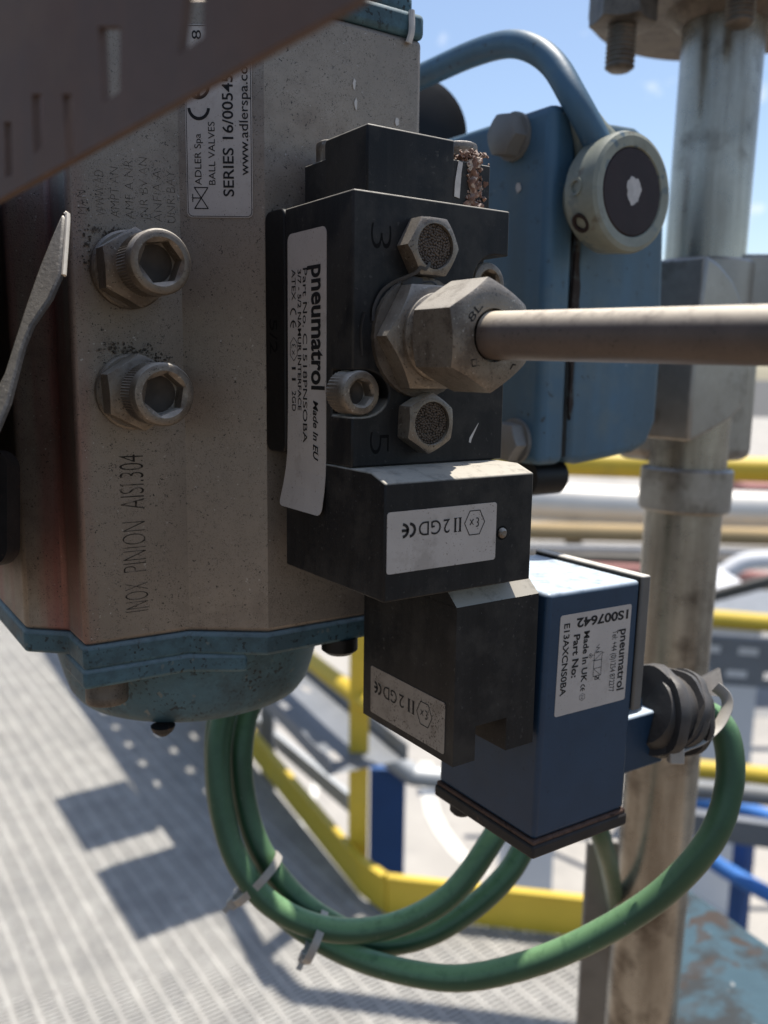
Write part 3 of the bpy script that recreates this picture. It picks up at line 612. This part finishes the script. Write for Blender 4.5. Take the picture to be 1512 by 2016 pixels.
f0, f1, f2, f3 = D(1352, 1350, 188), D(1418, 1316, 190), D(1428, 1372, 187), D(1372, 1368, 184)
tw.add([f0, f1, f2, f3, f0+RC[2]*1.2, f1+RC[2]*1.2, f2+RC[2]*1.2, f3+RC[2]*1.2], [(0, 1, 2, 3), (7, 6, 5, 4), (0, 4, 5, 1), (1, 5, 6, 2), (2, 6, 7, 3), (3, 7, 4, 0)])
tw.build('tape_wrap', 'tape', cab, ang=50)
def tie(c, e0, e1, dep, half_d, label, head=None, wdt=.95):
    """a flat nylon strap looped round the bundle between two points of the picture plane"""
    a, b = D(*e0, dep), D(*e1, dep); o = (a+b)/2; h = (b-a)/2; al = h.cross(RC[2]).normalized(); P = []; n = 40
    vs = []; fs = []
    for i in range(n):
        t = 2*math.pi*i/n; ct, st_ = math.cos(t), math.sin(t); sg = lambda v: math.copysign(abs(v)**.8, v)
        p = o+h*sg(ct)+RC[2]*half_d*sg(st_); nr = (h.normalized()*ct+RC[2]*st_)*.28
        vs += [p-al*wdt-nr, p+al*wdt-nr, p+al*wdt+nr, p-al*wdt+nr]
    for i in range(n):
        j = (i+1) % n
        for k in range(4): fs.append((4*i+k, 4*i+(k+1) % 4, 4*j+(k+1) % 4, 4*j+k))
    m = MB().add(vs, fs)
    t_ = m.build('cable_tie', 'tie'); tag(t_, label, 'cable tie', 'cable ties on the green cable')
    hb = D(*head, dep-half_d*.2); MB().obox(hb, h.normalized()*1.25, al*1.35, RC[2]*1.1).build('tie_head', 'tie', t_, bevel=.3)
    tl_ = (hb-o).normalized()
    MB().obox(hb+tl_*1.9+RC[2]*.4, tl_*1.5, al*.7, RC[2]*.22).build('cut_tail', 'tie', t_, bevel=.1)
    return t_
tie(None, (466, 1770), (548, 1688), 217, 6.5, 'white nylon tie round the left side of the green coil, nearest the grating shadow', (460, 1776))
tie(None, (638, 1803), (603, 1880), 216, 7.5, 'white nylon tie round the lowest green loops, right of the other lower tie', (600, 1884))
t3 = MB().tube(DP_([(1408, 1352, 184), (1428, 1370, 183), (1431, 1394, 182), (1414, 1428, 180.5), (1380, 1458, 178.5), (1347, 1472, 177), (1322, 1484, 176)]), .35, 10, 8, flat=1.3).build('cable_tie', 'tie')
tag(t3, 'loose white tie strapped over the green cable where grey tape wraps it', 'cable tie', 'cable ties on the green cable')
MB().obox(D(1330, 1486, 175.5), RC[0]*1.5, RC[1]*1.7, RC[2]*1.2).build('tie_head', 'tie', t3, bevel=.3)

# ================================================================== blue gearbox with hand lever
gb = thing('manual_gearbox', (95, 70, -48), 'blue painted gearbox with round hub and bent lever, right of the black valve', 'gearbox')
MB().box((75, 37.2, -47.6), (83.7, 110, 33)).build('front_cover', 'gear', gb, bevel=2.2, bseg=4)
MB().prism([(85.1, 31.5), (104, 32.5), (111, 30), (116, 22), (118.5, -20), (118.2, -38), (115, -44), (110, -46), (90, -48), (85.1, -47.2)], 1, 38.2, 109).build('housing', 'gear', gb, bevel=2.0, bseg=4)
MB().box((83.2, 38.9, -46), (85.6, 108, 31)).build('gasket', 'black2', gb)
dpx = [(-.5, 6), (.9, 6), (.7, -1), (1.5, -6), (1.3, -10), (2.2, -14), (1.6, -19), (.7, -22), (.5, -29), (1.0, -33), (.2, -37), (-.5, -33), (-.2, -26), (-1.0, -20), (-.7, -15), (-1.0, -9), (-.7, -3)]
MB().sheet(dpx, (84.6, 37.05, 0), X, Z, -.9).build('rust_drip', 'drip', gb)
for px, py in ((1014, 270), (1016, 868)):
    c = B(px, py, 0, 75)
    bo = MB().hexnut(c-X*1.0, -X, 8.6, 3.8, 4.0, Z+Y*.4).build('cover_bolt', 'bar', gb)
    MB().lathe(c, -X, [(0, 5.4), (1.0, 5.4)], 32).build('washer', 'bar', bo)
MB().lathe(B(1062, 938, 1, 46)+X*6, -X, [(0, 4.2), (.6, 4.6), (11, 4.6)], 30).build('drain_plug', 'black2', gb)
drop(1021, 369, .8, B(1021, 369, 0, 74.9), -Y, Z, gb, 1.5)
HC = B(1247, 378, 1, 24)
lv = MB().lathe(HC+Y*13.4, -Y, [(0, 8.2), (3.4, 8.6), (3.8, 11.4), (5.2, 12.3), (10.5, 12.8), (11.8, 12.9), (13.0, 12.5), (13.5, 11.6), (13.3, 9.6), (12.6, 9.2)], 72)
lv.build('lever_hub', 'hub', gb)
hubo = [o for o in gb.children if o.name.startswith('lever_hub')][-1]
MB().lathe(HC+Y*1.0, -Y, [(0, 9.5), (.5, 9.4), (.8, 9.0)], 60).build('hub_cap', 'maroon', hubo)
rs = [(2.9+.22*math.sin(i*2*math.pi*3/44+.5)+.16*math.sin(i*2*math.pi*7/44+1)+.1*math.sin(i*2*math.pi*13/44), 2*math.pi*i/44) for i in range(44)]
MB().sheet([(r*math.cos(a)*.78+.3, r*math.sin(a)+.4) for r, a in rs], HC+Y*.15, X, Z, -.1).build('residue_patch', 'white', hubo, smooth=False)
for px, py, r in ((1140, 372, 1.9), (1158, 432, 2.2)):
    c = D(px, py, (HC-CAM).dot(RC[2])-1); dn = (c-HC); dn.y = 0; dn.normalize(); c = HC+Y*5.0+dn*12.2+(Z*(c.z-HC.z)*.0); 
    MB().lathe(c-dn*.2, dn, [(0, r), (.95, r), (.95, r*.66), (.2, r*.6)], 24).build('set_screw', 'maroon' if r > 2 else 'hub', hubo)
dh = (HC-CAM).dot(RC[2])
MB().tube(DP_([(1196, 325, dh+3), (1165, 258, dh+1), (1128, 190, dh+1), (1092, 130, dh+4), (1050, 97, dh+8), (1000, 87, dh+13), (930, 106, dh+22), (840, 146, dh+34), (740, 190, dh+48)]), 3.05, 24, 9).build('lever', 'gear', gb)
nk0 = D(1187, 318, dh+8); nk1 = D(1146, 224, dh+1.5)
MB().lathe(nk0, nk1-nk0, [(0, 6.0), ((nk1-nk0).length*.3, 5.2), ((nk1-nk0).length*.65, 3.9), ((nk1-nk0).length, 3.0)], 32).build('lever_neck', 'hub', gb)
MB().lathe(D(812, 268, 262), (RC[2]*-1+RC[0]*.5), [(-16, 15), (6, 15), (9, 13.5), (10, 10)], 44).build('indicator_dome', 'black2', gb)

# ================================================================== vertical pipe, ball valve, flange
PT, PB = D(1427, 40, 268), D(1256, 2060, 318)
pd = (PT-PB).normalized()
def pa(py):                 # a point of the pipe axis at picture height py
    t = (py-2060)/(40-2060); return PB+(PT-PB)*t
tag(MB().lathe(PB-pd*180, pd, [(0, 12.3), ((PT-PB).length+180, 12.3)], 48).build('vertical_pipe', 'pipe'), 'weathered grey steel pipe standing upright behind the solenoid and green cable', 'pipe')
bv = thing('ball_valve', pa(880), 'grey cast ball valve body clamped round the upright pipe behind the blue gearbox', 'ball valve')
def ring(y0, y1, r, name, seg=40, rot=0, bev=.6):
    a, b = pa(y0), pa(y1); MB().lathe(a, (b-a), [(0, r-.8), (.8, r), ((b-a).length-.8, r), ((b-a).length, r-.8)], seg).build(name, 'pipe_d', bv)
ring(548, 458, 15.2, 'upper_union')
a, b = pa(556), pa(452); hb_ = (a+b)/2
MB().obox(hb_+RC[0]*22+RC[2]*6, RC[0]*17, RC[2]*13, pd*((b-a).length/2)).build('end_connector', 'pipe_d', bv, bevel=1.2, bseg=3)
ring(835, 918, 14.6, 'lower_union')
MB().obox(pa(690)+X*10+Y*10, X*19, Y*15, Z*24).build('body', 'pipe_d', bv, bevel=4, bseg=4)
yF = D(1430, 680, 246).y
fp = [(1392, 500), (1420, 520), (1446, 552), (1466, 600), (1478, 660), (1480, 720), (1474, 790), (1440, 826), (1400, 850), (1356, 872), (1362, 760), (1378, 620)]
fpp = [B(px, py, 1, yF) for px, py in fp]
MB().prism([(p.x, p.z) for p in fpp], 1, yF, yF+20).build('mounting_flange', 'pipe_d', bv, bevel=1.2, bseg=3)
fl = thing('pipe_flange', pa(30), 'rusty steel flange with hanging studs at the top of the upright pipe', 'flange')
fz = pa(40)
MB().lathe(fz+pd*2, pd, [(0, 40), (1, 41), (14, 41), (15, 40)], 72).build('flange_disc', 'steel_d', fl)
MB().lathe(fz-pd*2, pd, [(0, 13), (2, 15.5), (6, 20)], 48).build('weld_neck', 'steel_d', fl)
def stud(px, py, dep, nut):
    p = D(px, py, dep); top = p+pd*((fz+pd*2-p).dot(pd)); L = (top-p).length; prof = [(0, 3.0), (.8, 4.1)]
    t = 1.2
    while t < L: prof += [(t, 4.2), (t+.6, 3.6)]; t += 1.25
    s_ = MB().lathe(p, pd, prof, 28).build('stud', 'steel_d', fl, ang=60)
    if nut: MB().hexnut(top-pd*.2, -pd, 16.5, 13, 8.0, RC[0], ch=.5, rot=.3, both=True).build('nut', 'steel_d', s_)
stud(1219, 140, 250, True); stud(1455, 52, 246, False)

# steel flat and corroded beam at the pipe's foot
fb = MB(); a, b = D(1187, 1655, 330), D(1158, 2100, 372); fb.beam(a, b, 12, 3, RC[2])
tag(fb.build('flat_bar', 'bar', bevel=.5), 'grey flat steel bar standing upright just left of the pipe', 'steel bar')
bq = [D(1350, 1745, 470), D(1620, 1935, 400), D(1560, 2200, 300), D(1300, 2080, 350)]
bqn = (bq[1]-bq[0]).cross(bq[3]-bq[0]).normalized()
if bqn.dot(RC[2]) > 0: bqn = -bqn
bb = MB().add([q for q in bq]+[q-bqn*10 for q in bq], [(0, 1, 2, 3), (7, 6, 5, 4), (0, 4, 5, 1), (1, 5, 6, 2), (2, 6, 7, 3), (3, 7, 4, 0)])
tag(bb.build('corroded_beam', 'beam', bevel=1.5), 'teal painted steel plate with rust patches at the foot of the pipe', 'steel beam')

# ================================================================== foreground left: slotted tray, pointed strip, clamp
TX0, TX1 = D(-260, 534, 104), D(800, -52, 57)
te = (TX1-TX0).normalized(); tn = te.cross(Z).normalized(); tn = tn if tn.dot(RC[2]) < 0 else -tn; tu = tn.cross(te).normalized(); tu = tu if tu.z > 0 else -tu
# slots: picture quads -> tray plane coordinates
def tp2(px, py):
    d = RC[0]*((px-756)/FPX)+RC[1]*((py-1008)/FPX)+RC[2]; t = (TX0-CAM).dot(tn)/d.dot(tn); q = CAM+d*t-TX0; return (q.dot(te), q.dot(tu))
slots = [[(193, 52), (236, 52), (236, 180), (200, 205)], [(366, -30), (400, -30), (400, 72), (350, 108)], [(62, 185), (82, 185), (82, 290), (66, 305)], [(122, 185), (140, 185), (147, 310), (132, 318)], [(8, 240), (22, 240), (24, 345), (10, 350)], [(560, -150), (610, -150), (610, -40), (566, -10)]]
tl = (TX1-TX0).length
cu_ = bmesh.new()
outer = [(0, 0), (tl, 0), (tl, 40), (0, 40)]
geo_v = []; 
def loop(pts):
    vs = [cu_.verts.new((p[0], p[1], 0)) for p in pts]; return [cu_.edges.new((vs[i], vs[(i+1) % len(vs)])) for i in range(len(vs))]
ed = loop(outer)
for s_ in slots: ed += loop([tp2(*q) for q in s_])
bmesh.ops.triangle_fill(cu_, edges=ed, use_beauty=True, use_dissolve=False)
ext = bmesh.ops.extrude_face_region(cu_, geom=cu_.faces[:])
for v in [e for e in ext['geom'] if isinstance(e, bmesh.types.BMVert)]: v.co.z -= .9
cu_.verts.index_update()
tm = MB().add([TX0+te*v.co.x+tu*v.co.y+tn*v.co.z for v in cu_.verts], [[v.index for v in f.verts] for f in cu_.faces]); cu_.free()
tray = tag(tm.build('cable_tray', 'tray', smooth=False), 'brown slotted metal cable tray close to the camera across the top left', 'cable tray')
lf = [(121, 421), (125, 428), (117, 540), (96, 588), (60, 640), (44, 678), (14, 792), (-10, 850), (-60, 960), (-90, 900), (-20, 790), (8, 733), (31, 659), (53, 592), (78, 522), (100, 468)]
ld = 132
lp = [D(px, py, ld+(py-420)*-.02) for px, py in lf]; bk = RC[2]*1.0+RC[0]*.5
nlf = len(lp)
lm = MB().add(lp+[q+bk for q in lp], [tuple(range(nlf)), tuple(range(nlf, 2*nlf))[::-1]]+[(i, nlf+i, nlf+(i+1) % nlf, (i+1) % nlf) for i in range(nlf)])
lmo = lm.build('metal_strip', 'leaf', bevel=.35)
MB().tube([lp[i]+bk*.6+RC[0]*.1 for i in (0, 1, 2)], .42, 10, 4).build('sunlit_edge', 'sun_edge', lmo)  # bright strip paints sunlight along the blade's right edge
tag(lmo, 'grey pointed metal strip standing in front of the actuator at the left edge', 'metal strip')
# dark clamp at the left edge
cd = 140
def cl(poly, dep, th):
    a = [D(px, py, dep) for px, py in poly]; n = len(a); return MB().add(a+[q+RC[2]*th for q in a], [tuple(range(n)), tuple(range(n, 2*n))[::-1]]+[(i, n+i, n+(i+1) % n, (i+1) % n) for i in range(n)])
clo = thing('pipe_clamp', D(0, 1000, cd), 'dark rounded metal clamp at the left edge beside the actuator', 'clamp')
rr1 = rrect(-140, 882, 14, 1116, 38, 8)
rr2 = rrect(-140, 900, -6, 1094, 24, 8)
n1 = len(rr1); A_ = [D(*q, cd) for q in rr1]; B_ = [D(*q, cd) for q in rr2]
cm_ = MB().add(A_+B_+[q+RC[2]*5 for q in A_]+[q+RC[2]*2.5 for q in B_], [(i, (i+1) % n1, n1+(i+1) % n1, n1+i) for i in range(n1)]+[(i, 2*n1+i, 2*n1+(i+1) % n1, (i+1) % n1) for i in range(n1)]+[(n1+i, n1+(i+1) % n1, 3*n1+(i+1) % n1, 3*n1+i) for i in range(n1)]+[tuple(range(3*n1, 4*n1))])
cm_.build('rim', 'base', clo, ang=40)
mp_ = D(-62, 770, 160)
MB().obox(mp_, RC[0]*2, RC[1]*36, (mp_-CAM).normalized()*46).build('shade_plate', 'black2', clo, bevel=.6)  # unseen plate added to keep light off the left side
MB().lathe(D(-30, 1000, cd+3), -RC[2], [(0, 3.1), (1.8, 3.0), (2.2, 2.2), (1.2, 1.6)], 30).build('clamp_screw', 'black2', clo)

# ================================================================== platform guard rails and what they carry
def fpt(px, py, h=0): q = B(px, py, 2, ZF); return Vector((q.x, q.y, ZF+h))
gr = thing('guard_rail', (740, 1150, ZF), 'yellow guard rail with post and toe board along the grating, behind the green coil', 'guard rail')
C0, C1, C2, C3 = Vector((1020, 3300, ZF)), Vector((724, 1110, ZF)), Vector((731, 1034, ZF)), Vector((1050, 727, ZF))
tb = MB()
def board(m, a, b, h, t):
    d = (b-a).normalized(); n = d.cross(Z)
    P = [a, b, b+n*t, a+n*t]; m.add(P+[p+Z*h for p in P], [(0, 3, 2, 1), (4, 5, 6, 7), (0, 1, 5, 4), (1, 2, 6, 5), (2, 3, 7, 6), (3, 0, 4, 7)])
    m.add([a+Z*h, b+Z*h, b+n*16+Z*h, a+n*16+Z*h]+[p+Z*(h+4) for p in (a, b, b+n*16, a+n*16)], [(0, 3, 2, 1), (4, 5, 6, 7), (0, 1, 5, 4), (1, 2, 6, 5), (2, 3, 7, 6), (3, 0, 4, 7)])
board(tb, C0, C1, 72, 5); board(tb, C1, C2+Z*.05, 72, 5.2); board(tb, C2, C3, 72.1, 5)
tb.build('toe_board', 'yellow', gr)
def angle_post(x, y, h):
    m = MB(); m.box((x, y-34, ZF), (x+5, y, ZF+h)); m.box((x+5.1, y-5, ZF), (x+42, y, ZF+h-.3)); return m
PX, PY = 733, 1170
ap = MB(); A1 = fpt(690, 1690); 
u1 = (RC[0]-Z*RC[0].z).normalized(); v1 = Vector((RC[2].x, RC[2].y, 0)).normalized(); o1 = Vector((742, 1152, ZF))
ap.obox(o1+Z*455, u1*16, v1*2.5, Z*455); ap.obox(o1+Z*454+u1*17+v1*14, u1*2.3, v1*16, Z*455)
ap.build('post', 'yellow', gr)
KH = 350
MB().tube([C0+Z*KH+X*30, Vector((805, 1600, ZF+KH)), Vector((752, 1180, ZF+KH)), Vector((757, 1105, ZF+KH)), Vector((770, 1060, ZF+KH)), Vector((800, 1030, ZF+KH))], 17, 16, 6).build('knee_rail', 'yellow', gr)
C4 = C3+(C3-C2)*.9
MB().tube([C0+Z*798+X*20, (C0+C1)/2+Z*798, C1+Y*60+Z*798, C1+Z*798, C2+Z*798, C2+(C3-C2)*.15+Z*798, C3+Z*798, C4+Z*798], 19, 16, 5).build('top_rail', 'yellow', gr)
# perforated tray hung under the knee rail, unseen boxes and tray added to cast floor shadow
def perforated(name, a, b, wd, label, cat, pitch=62, hole=(34, 16), rows=3, m='greymetal', tilt=0):
    a, b = Vector(a), Vector(b); d = (b-a); L = d.length; d.normalize(); n = d.cross(Z).normalized(); n = (n*math.cos(tilt)+Z*math.sin(tilt))
    up = n.cross(d); bm = bmesh.new(); k = int(L/pitch); step = L/k; ry = wd/rows
    def quad(x0, y0, x1, y1):
        vs = [bm.verts.new((x, y, 0)) for x, y in ((x0, y0), (x1, y0), (x1, y1), (x0, y1))]; bm.faces.new(vs)
    for r in range(rows):
        y0 = r*ry; h0, h1 = y0+(ry-hole[1])/2, y0+(ry+hole[1])/2
        quad(0, y0, L, h0); quad(0, h1, L, y0+ry)
        for i in range(k):
            x0 = i*step; g0 = x0+(step-hole[0])/2+(step*.25 if r % 2 else 0); quad(x0, h0, g0, h1)
            if g0+hole[0] < x0+step: quad(g0+hole[0], h0, x0+step, h1)
    bm.verts.index_update()
    mb2 = MB().add([a+d*v.co.x+n*(v.co.y-wd/2) for v in bm.verts], [[v.index for v in f.verts] for f in bm.faces]); bm.free()
    for s_ in (-1, 1): mb2.obox((a+b)/2+n*s_*wd/2+up*14, d*L/2, n*1.5, up*15)
    return tag(mb2.build(name, m, smooth=False), label, cat)
perforated('perforated_tray', (905, 2400, ZF+250), (726, 1090, ZF+250), 150, 'grey perforated cable tray hung below the yellow rail, left of the angle post', 'cable tray', 240, (40, 14), 2)
perforated('perforated_tray', (905, 3000, ZF+840), (822, 1290, ZF+840), 172, 'grey perforated tray added unseen behind the actuator to cast floor shadow', 'cable tray', 120, (30, 13), 2)
for (x0, x1, y0, y1), lb_ in (((625, 760, 1631, 1872), 'grey box added unseen to cast floor shadow, farther from the camera'), ((620, 760, 1311, 1543), 'grey box added unseen to cast floor shadow, nearer the camera')):
    jb = thing('shadow_box', (x0, y0, ZF+870), lb_, 'unseen shadow caster', 'unseen boxes casting the floor shadow')
    MB().box((x0, y0, ZF+872), (x1, y1, ZF+950)).build('box', 'greymetal', jb, bevel=3); MB().box((x0-4, y0-4, ZF+950.5), (x1+4, y1+4, ZF+962)).build('cover', 'greymetal', jb, bevel=2)
# second rail to the right (top rail height) and other rails beyond
def rail(pts, r, m, label, name='hand_rail', cat='hand rail', grp=None, seg=14):
    return tag(MB().tube([D(*p) for p in pts], r, seg, 4).build(name, m), label, cat, grp)
rail([(1392, 1217, 2600), (1620, 1236, 2600)], 27, 'yellow', 'yellow rail above the perforated tray, right of the upright pipe')
perforated('perforated_tray', D(1340, 1296, 2620), D(1640, 1318, 2620), 150, 'grey perforated tray standing on edge below the yellow rail, right of the pipe', 'cable tray', 110, (62, 22), 2, tilt=math.radians(84))
rail([(1300, 1508, 3000), (1440, 1520, 3000), (1640, 1545, 3000)], 32, 'yellow', 'lowest yellow rail at the right, just above the blue rails')
rail([(1280, 1545, 3060), (1640, 1580, 3060)], 34, 'greymetal', 'grey steel member under the lowest yellow rail', 'steel_beam', 'steel beam')
rail([(1300, 1558, 3200), (1375, 1575, 3200), (1450, 1590, 3200), (1640, 1650, 3150)], 30, 'bluerail', 'upper bright blue rail right of the pipe')
rail([(1360, 1655, 3300), (1420, 1708, 3250), (1640, 1830, 3100)], 30, 'bluerail', 'lower bright blue rail sloping down to the right')
sb_ = MB(); sb_.beam(D(1300, 1612, 3150), D(1640, 1660, 3100), 40, 90); tag(sb_.build('steel_beam', 'greymetal'), 'dark grey steel beam under the upper blue rail', 'steel beam')
cp = MB(); c = D(1474, 1560, 3300); cp.box((c.x-28, c.y-28, ZG), (c.x+28, c.y+28, c.z)); tag(cp.build('blue_post', 'bluepost'), 'thin blue steel post rising behind the lower blue rail', 'post', )
# blue column, pale bent rail and grey post seen under the valve
bc = MB(); c = D(762, 1590, 2300); bc.obox((c.x, c.y, (ZG+c.z+130)/2), u1*46, v1*46, Z*((c.z+130-ZG)/2)); tag(bc.build('blue_column', 'bluepost', bevel=3), 'broad dark blue steel column behind the yellow post', 'column')
rail([(742, 1470, 2200), (800, 1516, 2200), (840, 1530, 2200), (1080, 1545, 2200)], 26, 'lightmetal', 'pale galvanised bent rail just left of the blue solenoid', 'bent_rail', 'rail')
gpst = MB(); c = D(527, 1450, 2250); gpst.obox((c.x, c.y, c.z+60), u1*16, v1*16, Z*260); tag(gpst.build('grey_post', 'greymetal'), 'grey steel post between the green cable and the yellow post', 'post')
kick = MB(); kick.beam(D(500, 1420, 2500), D(690, 1580, 1900), 14, 40); tag(kick.build('pale_beam', 'lightmetal'), 'pale blue-white beam just beyond the yellow toe board', 'beam')
# ================================================================== far plant
def farbox(px0, py0, px1, py1, dep, thick, m, name, label, cat, to_ground=True):
    a, b = D(px0, py1, dep), D(px1, py0, dep); mid = (a+b)/2; wd = (RC[0].dot(b-a))/2; z1 = b.z if b.z > a.z else a.z
    z0 = ZG if to_ground else min(a.z, b.z)
    bx = MB().obox((mid.x+v1.x*thick/2, mid.y+v1.y*thick/2, (z0+z1)/2), u1*wd, v1*thick/2, Z*(z1-z0)/2)
    return tag(bx.build(name, m, smooth=False), label, cat)
cp_ = MB().tube([D(840, 972, 13000), D(1100, 990, 13000), D(1300, 1000, 13000), D(1700, 1013, 13000)], 300, 24, 3)
tag(cp_.build('insulated_pipe', 'clad'), 'broad pale insulated pipe crossing behind the upright pipe', 'insulated pipe')
cp_ = MB().tube([D(840, 1040, 12600), D(1700, 1062, 12600)], 130, 16, 2)
tag(cp_.build('insulated_pipe', 'farorange'), 'tan pipe running just below the broad pale pipe', 'insulated pipe')
rk = MB().beam(D(800, 1072, 12400), D(1700, 1090, 12400), 200, 90); tag(rk.build('rack_beam', 'rack'), 'dark pipe rack beam below the tan pipe', 'rack beam')
for px in (1130, 1390):
    c = D(px, 1045, 12800); m = MB().box((c.x-90, c.y-90, ZG), (c.x+90, c.y+90, c.z)); tag(m.build('rack_leg', 'rack'), 'dark pipe rack leg %s the upright pipe' % ('left of' if px < 1300 else 'right of'), 'rack leg')
farbox(1150, 922, 1420, 1000, 60000, 20000, 'farblue', 'far_shed', 'dark blue shed far off behind the pale pipe', 'shed')
farbox(1105, 926, 1150, 1000, 52000, 8000, 'farwhite', 'far_shed', 'small white shed left of the dark blue far shed', 'shed')
farbox(1440, 930, 1600, 1000, 40000, 9000, 'farwhite', 'far_shed', 'pale shed at the right edge above the pale pipe', 'shed')
farbox(1470, 958, 1640, 1000, 30000, 5000, 'farred', 'far_shed', 'reddish low shed at the right edge above the pale pipe', 'shed')
farbox(1400, 1172, 1505, 1190, 7000, 1800, 'farwhite', 'pale_cabinet', 'white low cabinet right of the upright pipe above the dark strut', 'cabinet')
ss = MB().beam(D(1380, 1180, 5200), D(1640, 1110, 5000), 60, 60); tag(ss.build('dark_strut', 'rack'), 'thin black strut sloping up to the right edge above the yellow rail', 'strut')
ss = MB().beam(D(1360, 1196, 6500), D(1700, 1190, 6500), 700, 60); tag(ss.build('walkway_deck', 'greymetal'), 'grey walkway deck behind the thin black strut', 'walkway')
farbox(1000, 1420, 1100, 1520, 6500, 300, 'farwhite', 'pale_cabinet', 'white cabinet on the ground behind the solenoid', 'cabinet')

for pts, r, m, lab in (([(900, 1088, 11000), (1200, 1100, 11000), (1700, 1112, 11000)], 70, 'rack', 'dark thin pipe on the ground below the pipe rack'),
                       ([(900, 1112, 9800), (1250, 1124, 9800), (1700, 1150, 9800)], 75, 'farred', 'reddish brown pipe on the ground below the pipe rack'),
                       ([(1090, 1098, 9000), (1290, 1160, 8200), (1420, 1205, 7600)], 38, 'rack', 'dark cable run slanting down behind the upright pipe'),
                       ([(1395, 1150, 8600), (1440, 1120, 8600), (1475, 1105, 8600), (1560, 1102, 8600)], 90, 'farwhite', 'white bent pipe at the right edge above the dark strut')):
    rail(pts, r, m, lab, 'ground_pipe', 'pipe')
lane = [B(1000, 1240, 2, ZG), B(1700, 1250, 2, ZG), B(1800, 1420, 2, ZG), B(1000, 1400, 2, ZG)]
struct(MB().add([(p.x, p.y, ZG+7) for p in lane], [(0, 1, 2, 3)]).build('road', 'lane', smooth=False))
lane = [B(470, 1380, 2, ZG), B(1100, 1405, 2, ZG), B(1100, 1440, 2, ZG), B(470, 1425, 2, ZG)]
struct(MB().add([(p.x, p.y, ZG+9) for p in lane], [(0, 1, 2, 3)]).build('road', 'lane', smooth=False))

for pts, r, m, lab in (([(1000, 1078, 10500), (1300, 1084, 10500), (1700, 1096, 10500)], 45, 'greymetal', 'thin grey pipe running close under the dark pipe rack beam'),
                       ([(1000, 1140, 8900), (1250, 1146, 8900), (1700, 1168, 8900)], 42, 'farorange', 'thin tan pipe on the ground in front of the reddish brown pipe'),
                       ([(1220, 1175, 7800), (1700, 1205, 7800)], 36, 'rack', 'thin dark pipe on the ground beside the white low cabinet'),
                       ([(560, 1310, 7400), (700, 1345, 7000), (1000, 1390, 6500)], 45, 'greymetal', 'grey pipe on the ground seen past the yellow post')):
    rail(pts, r, m, lab, 'ground_pipe', 'pipe')
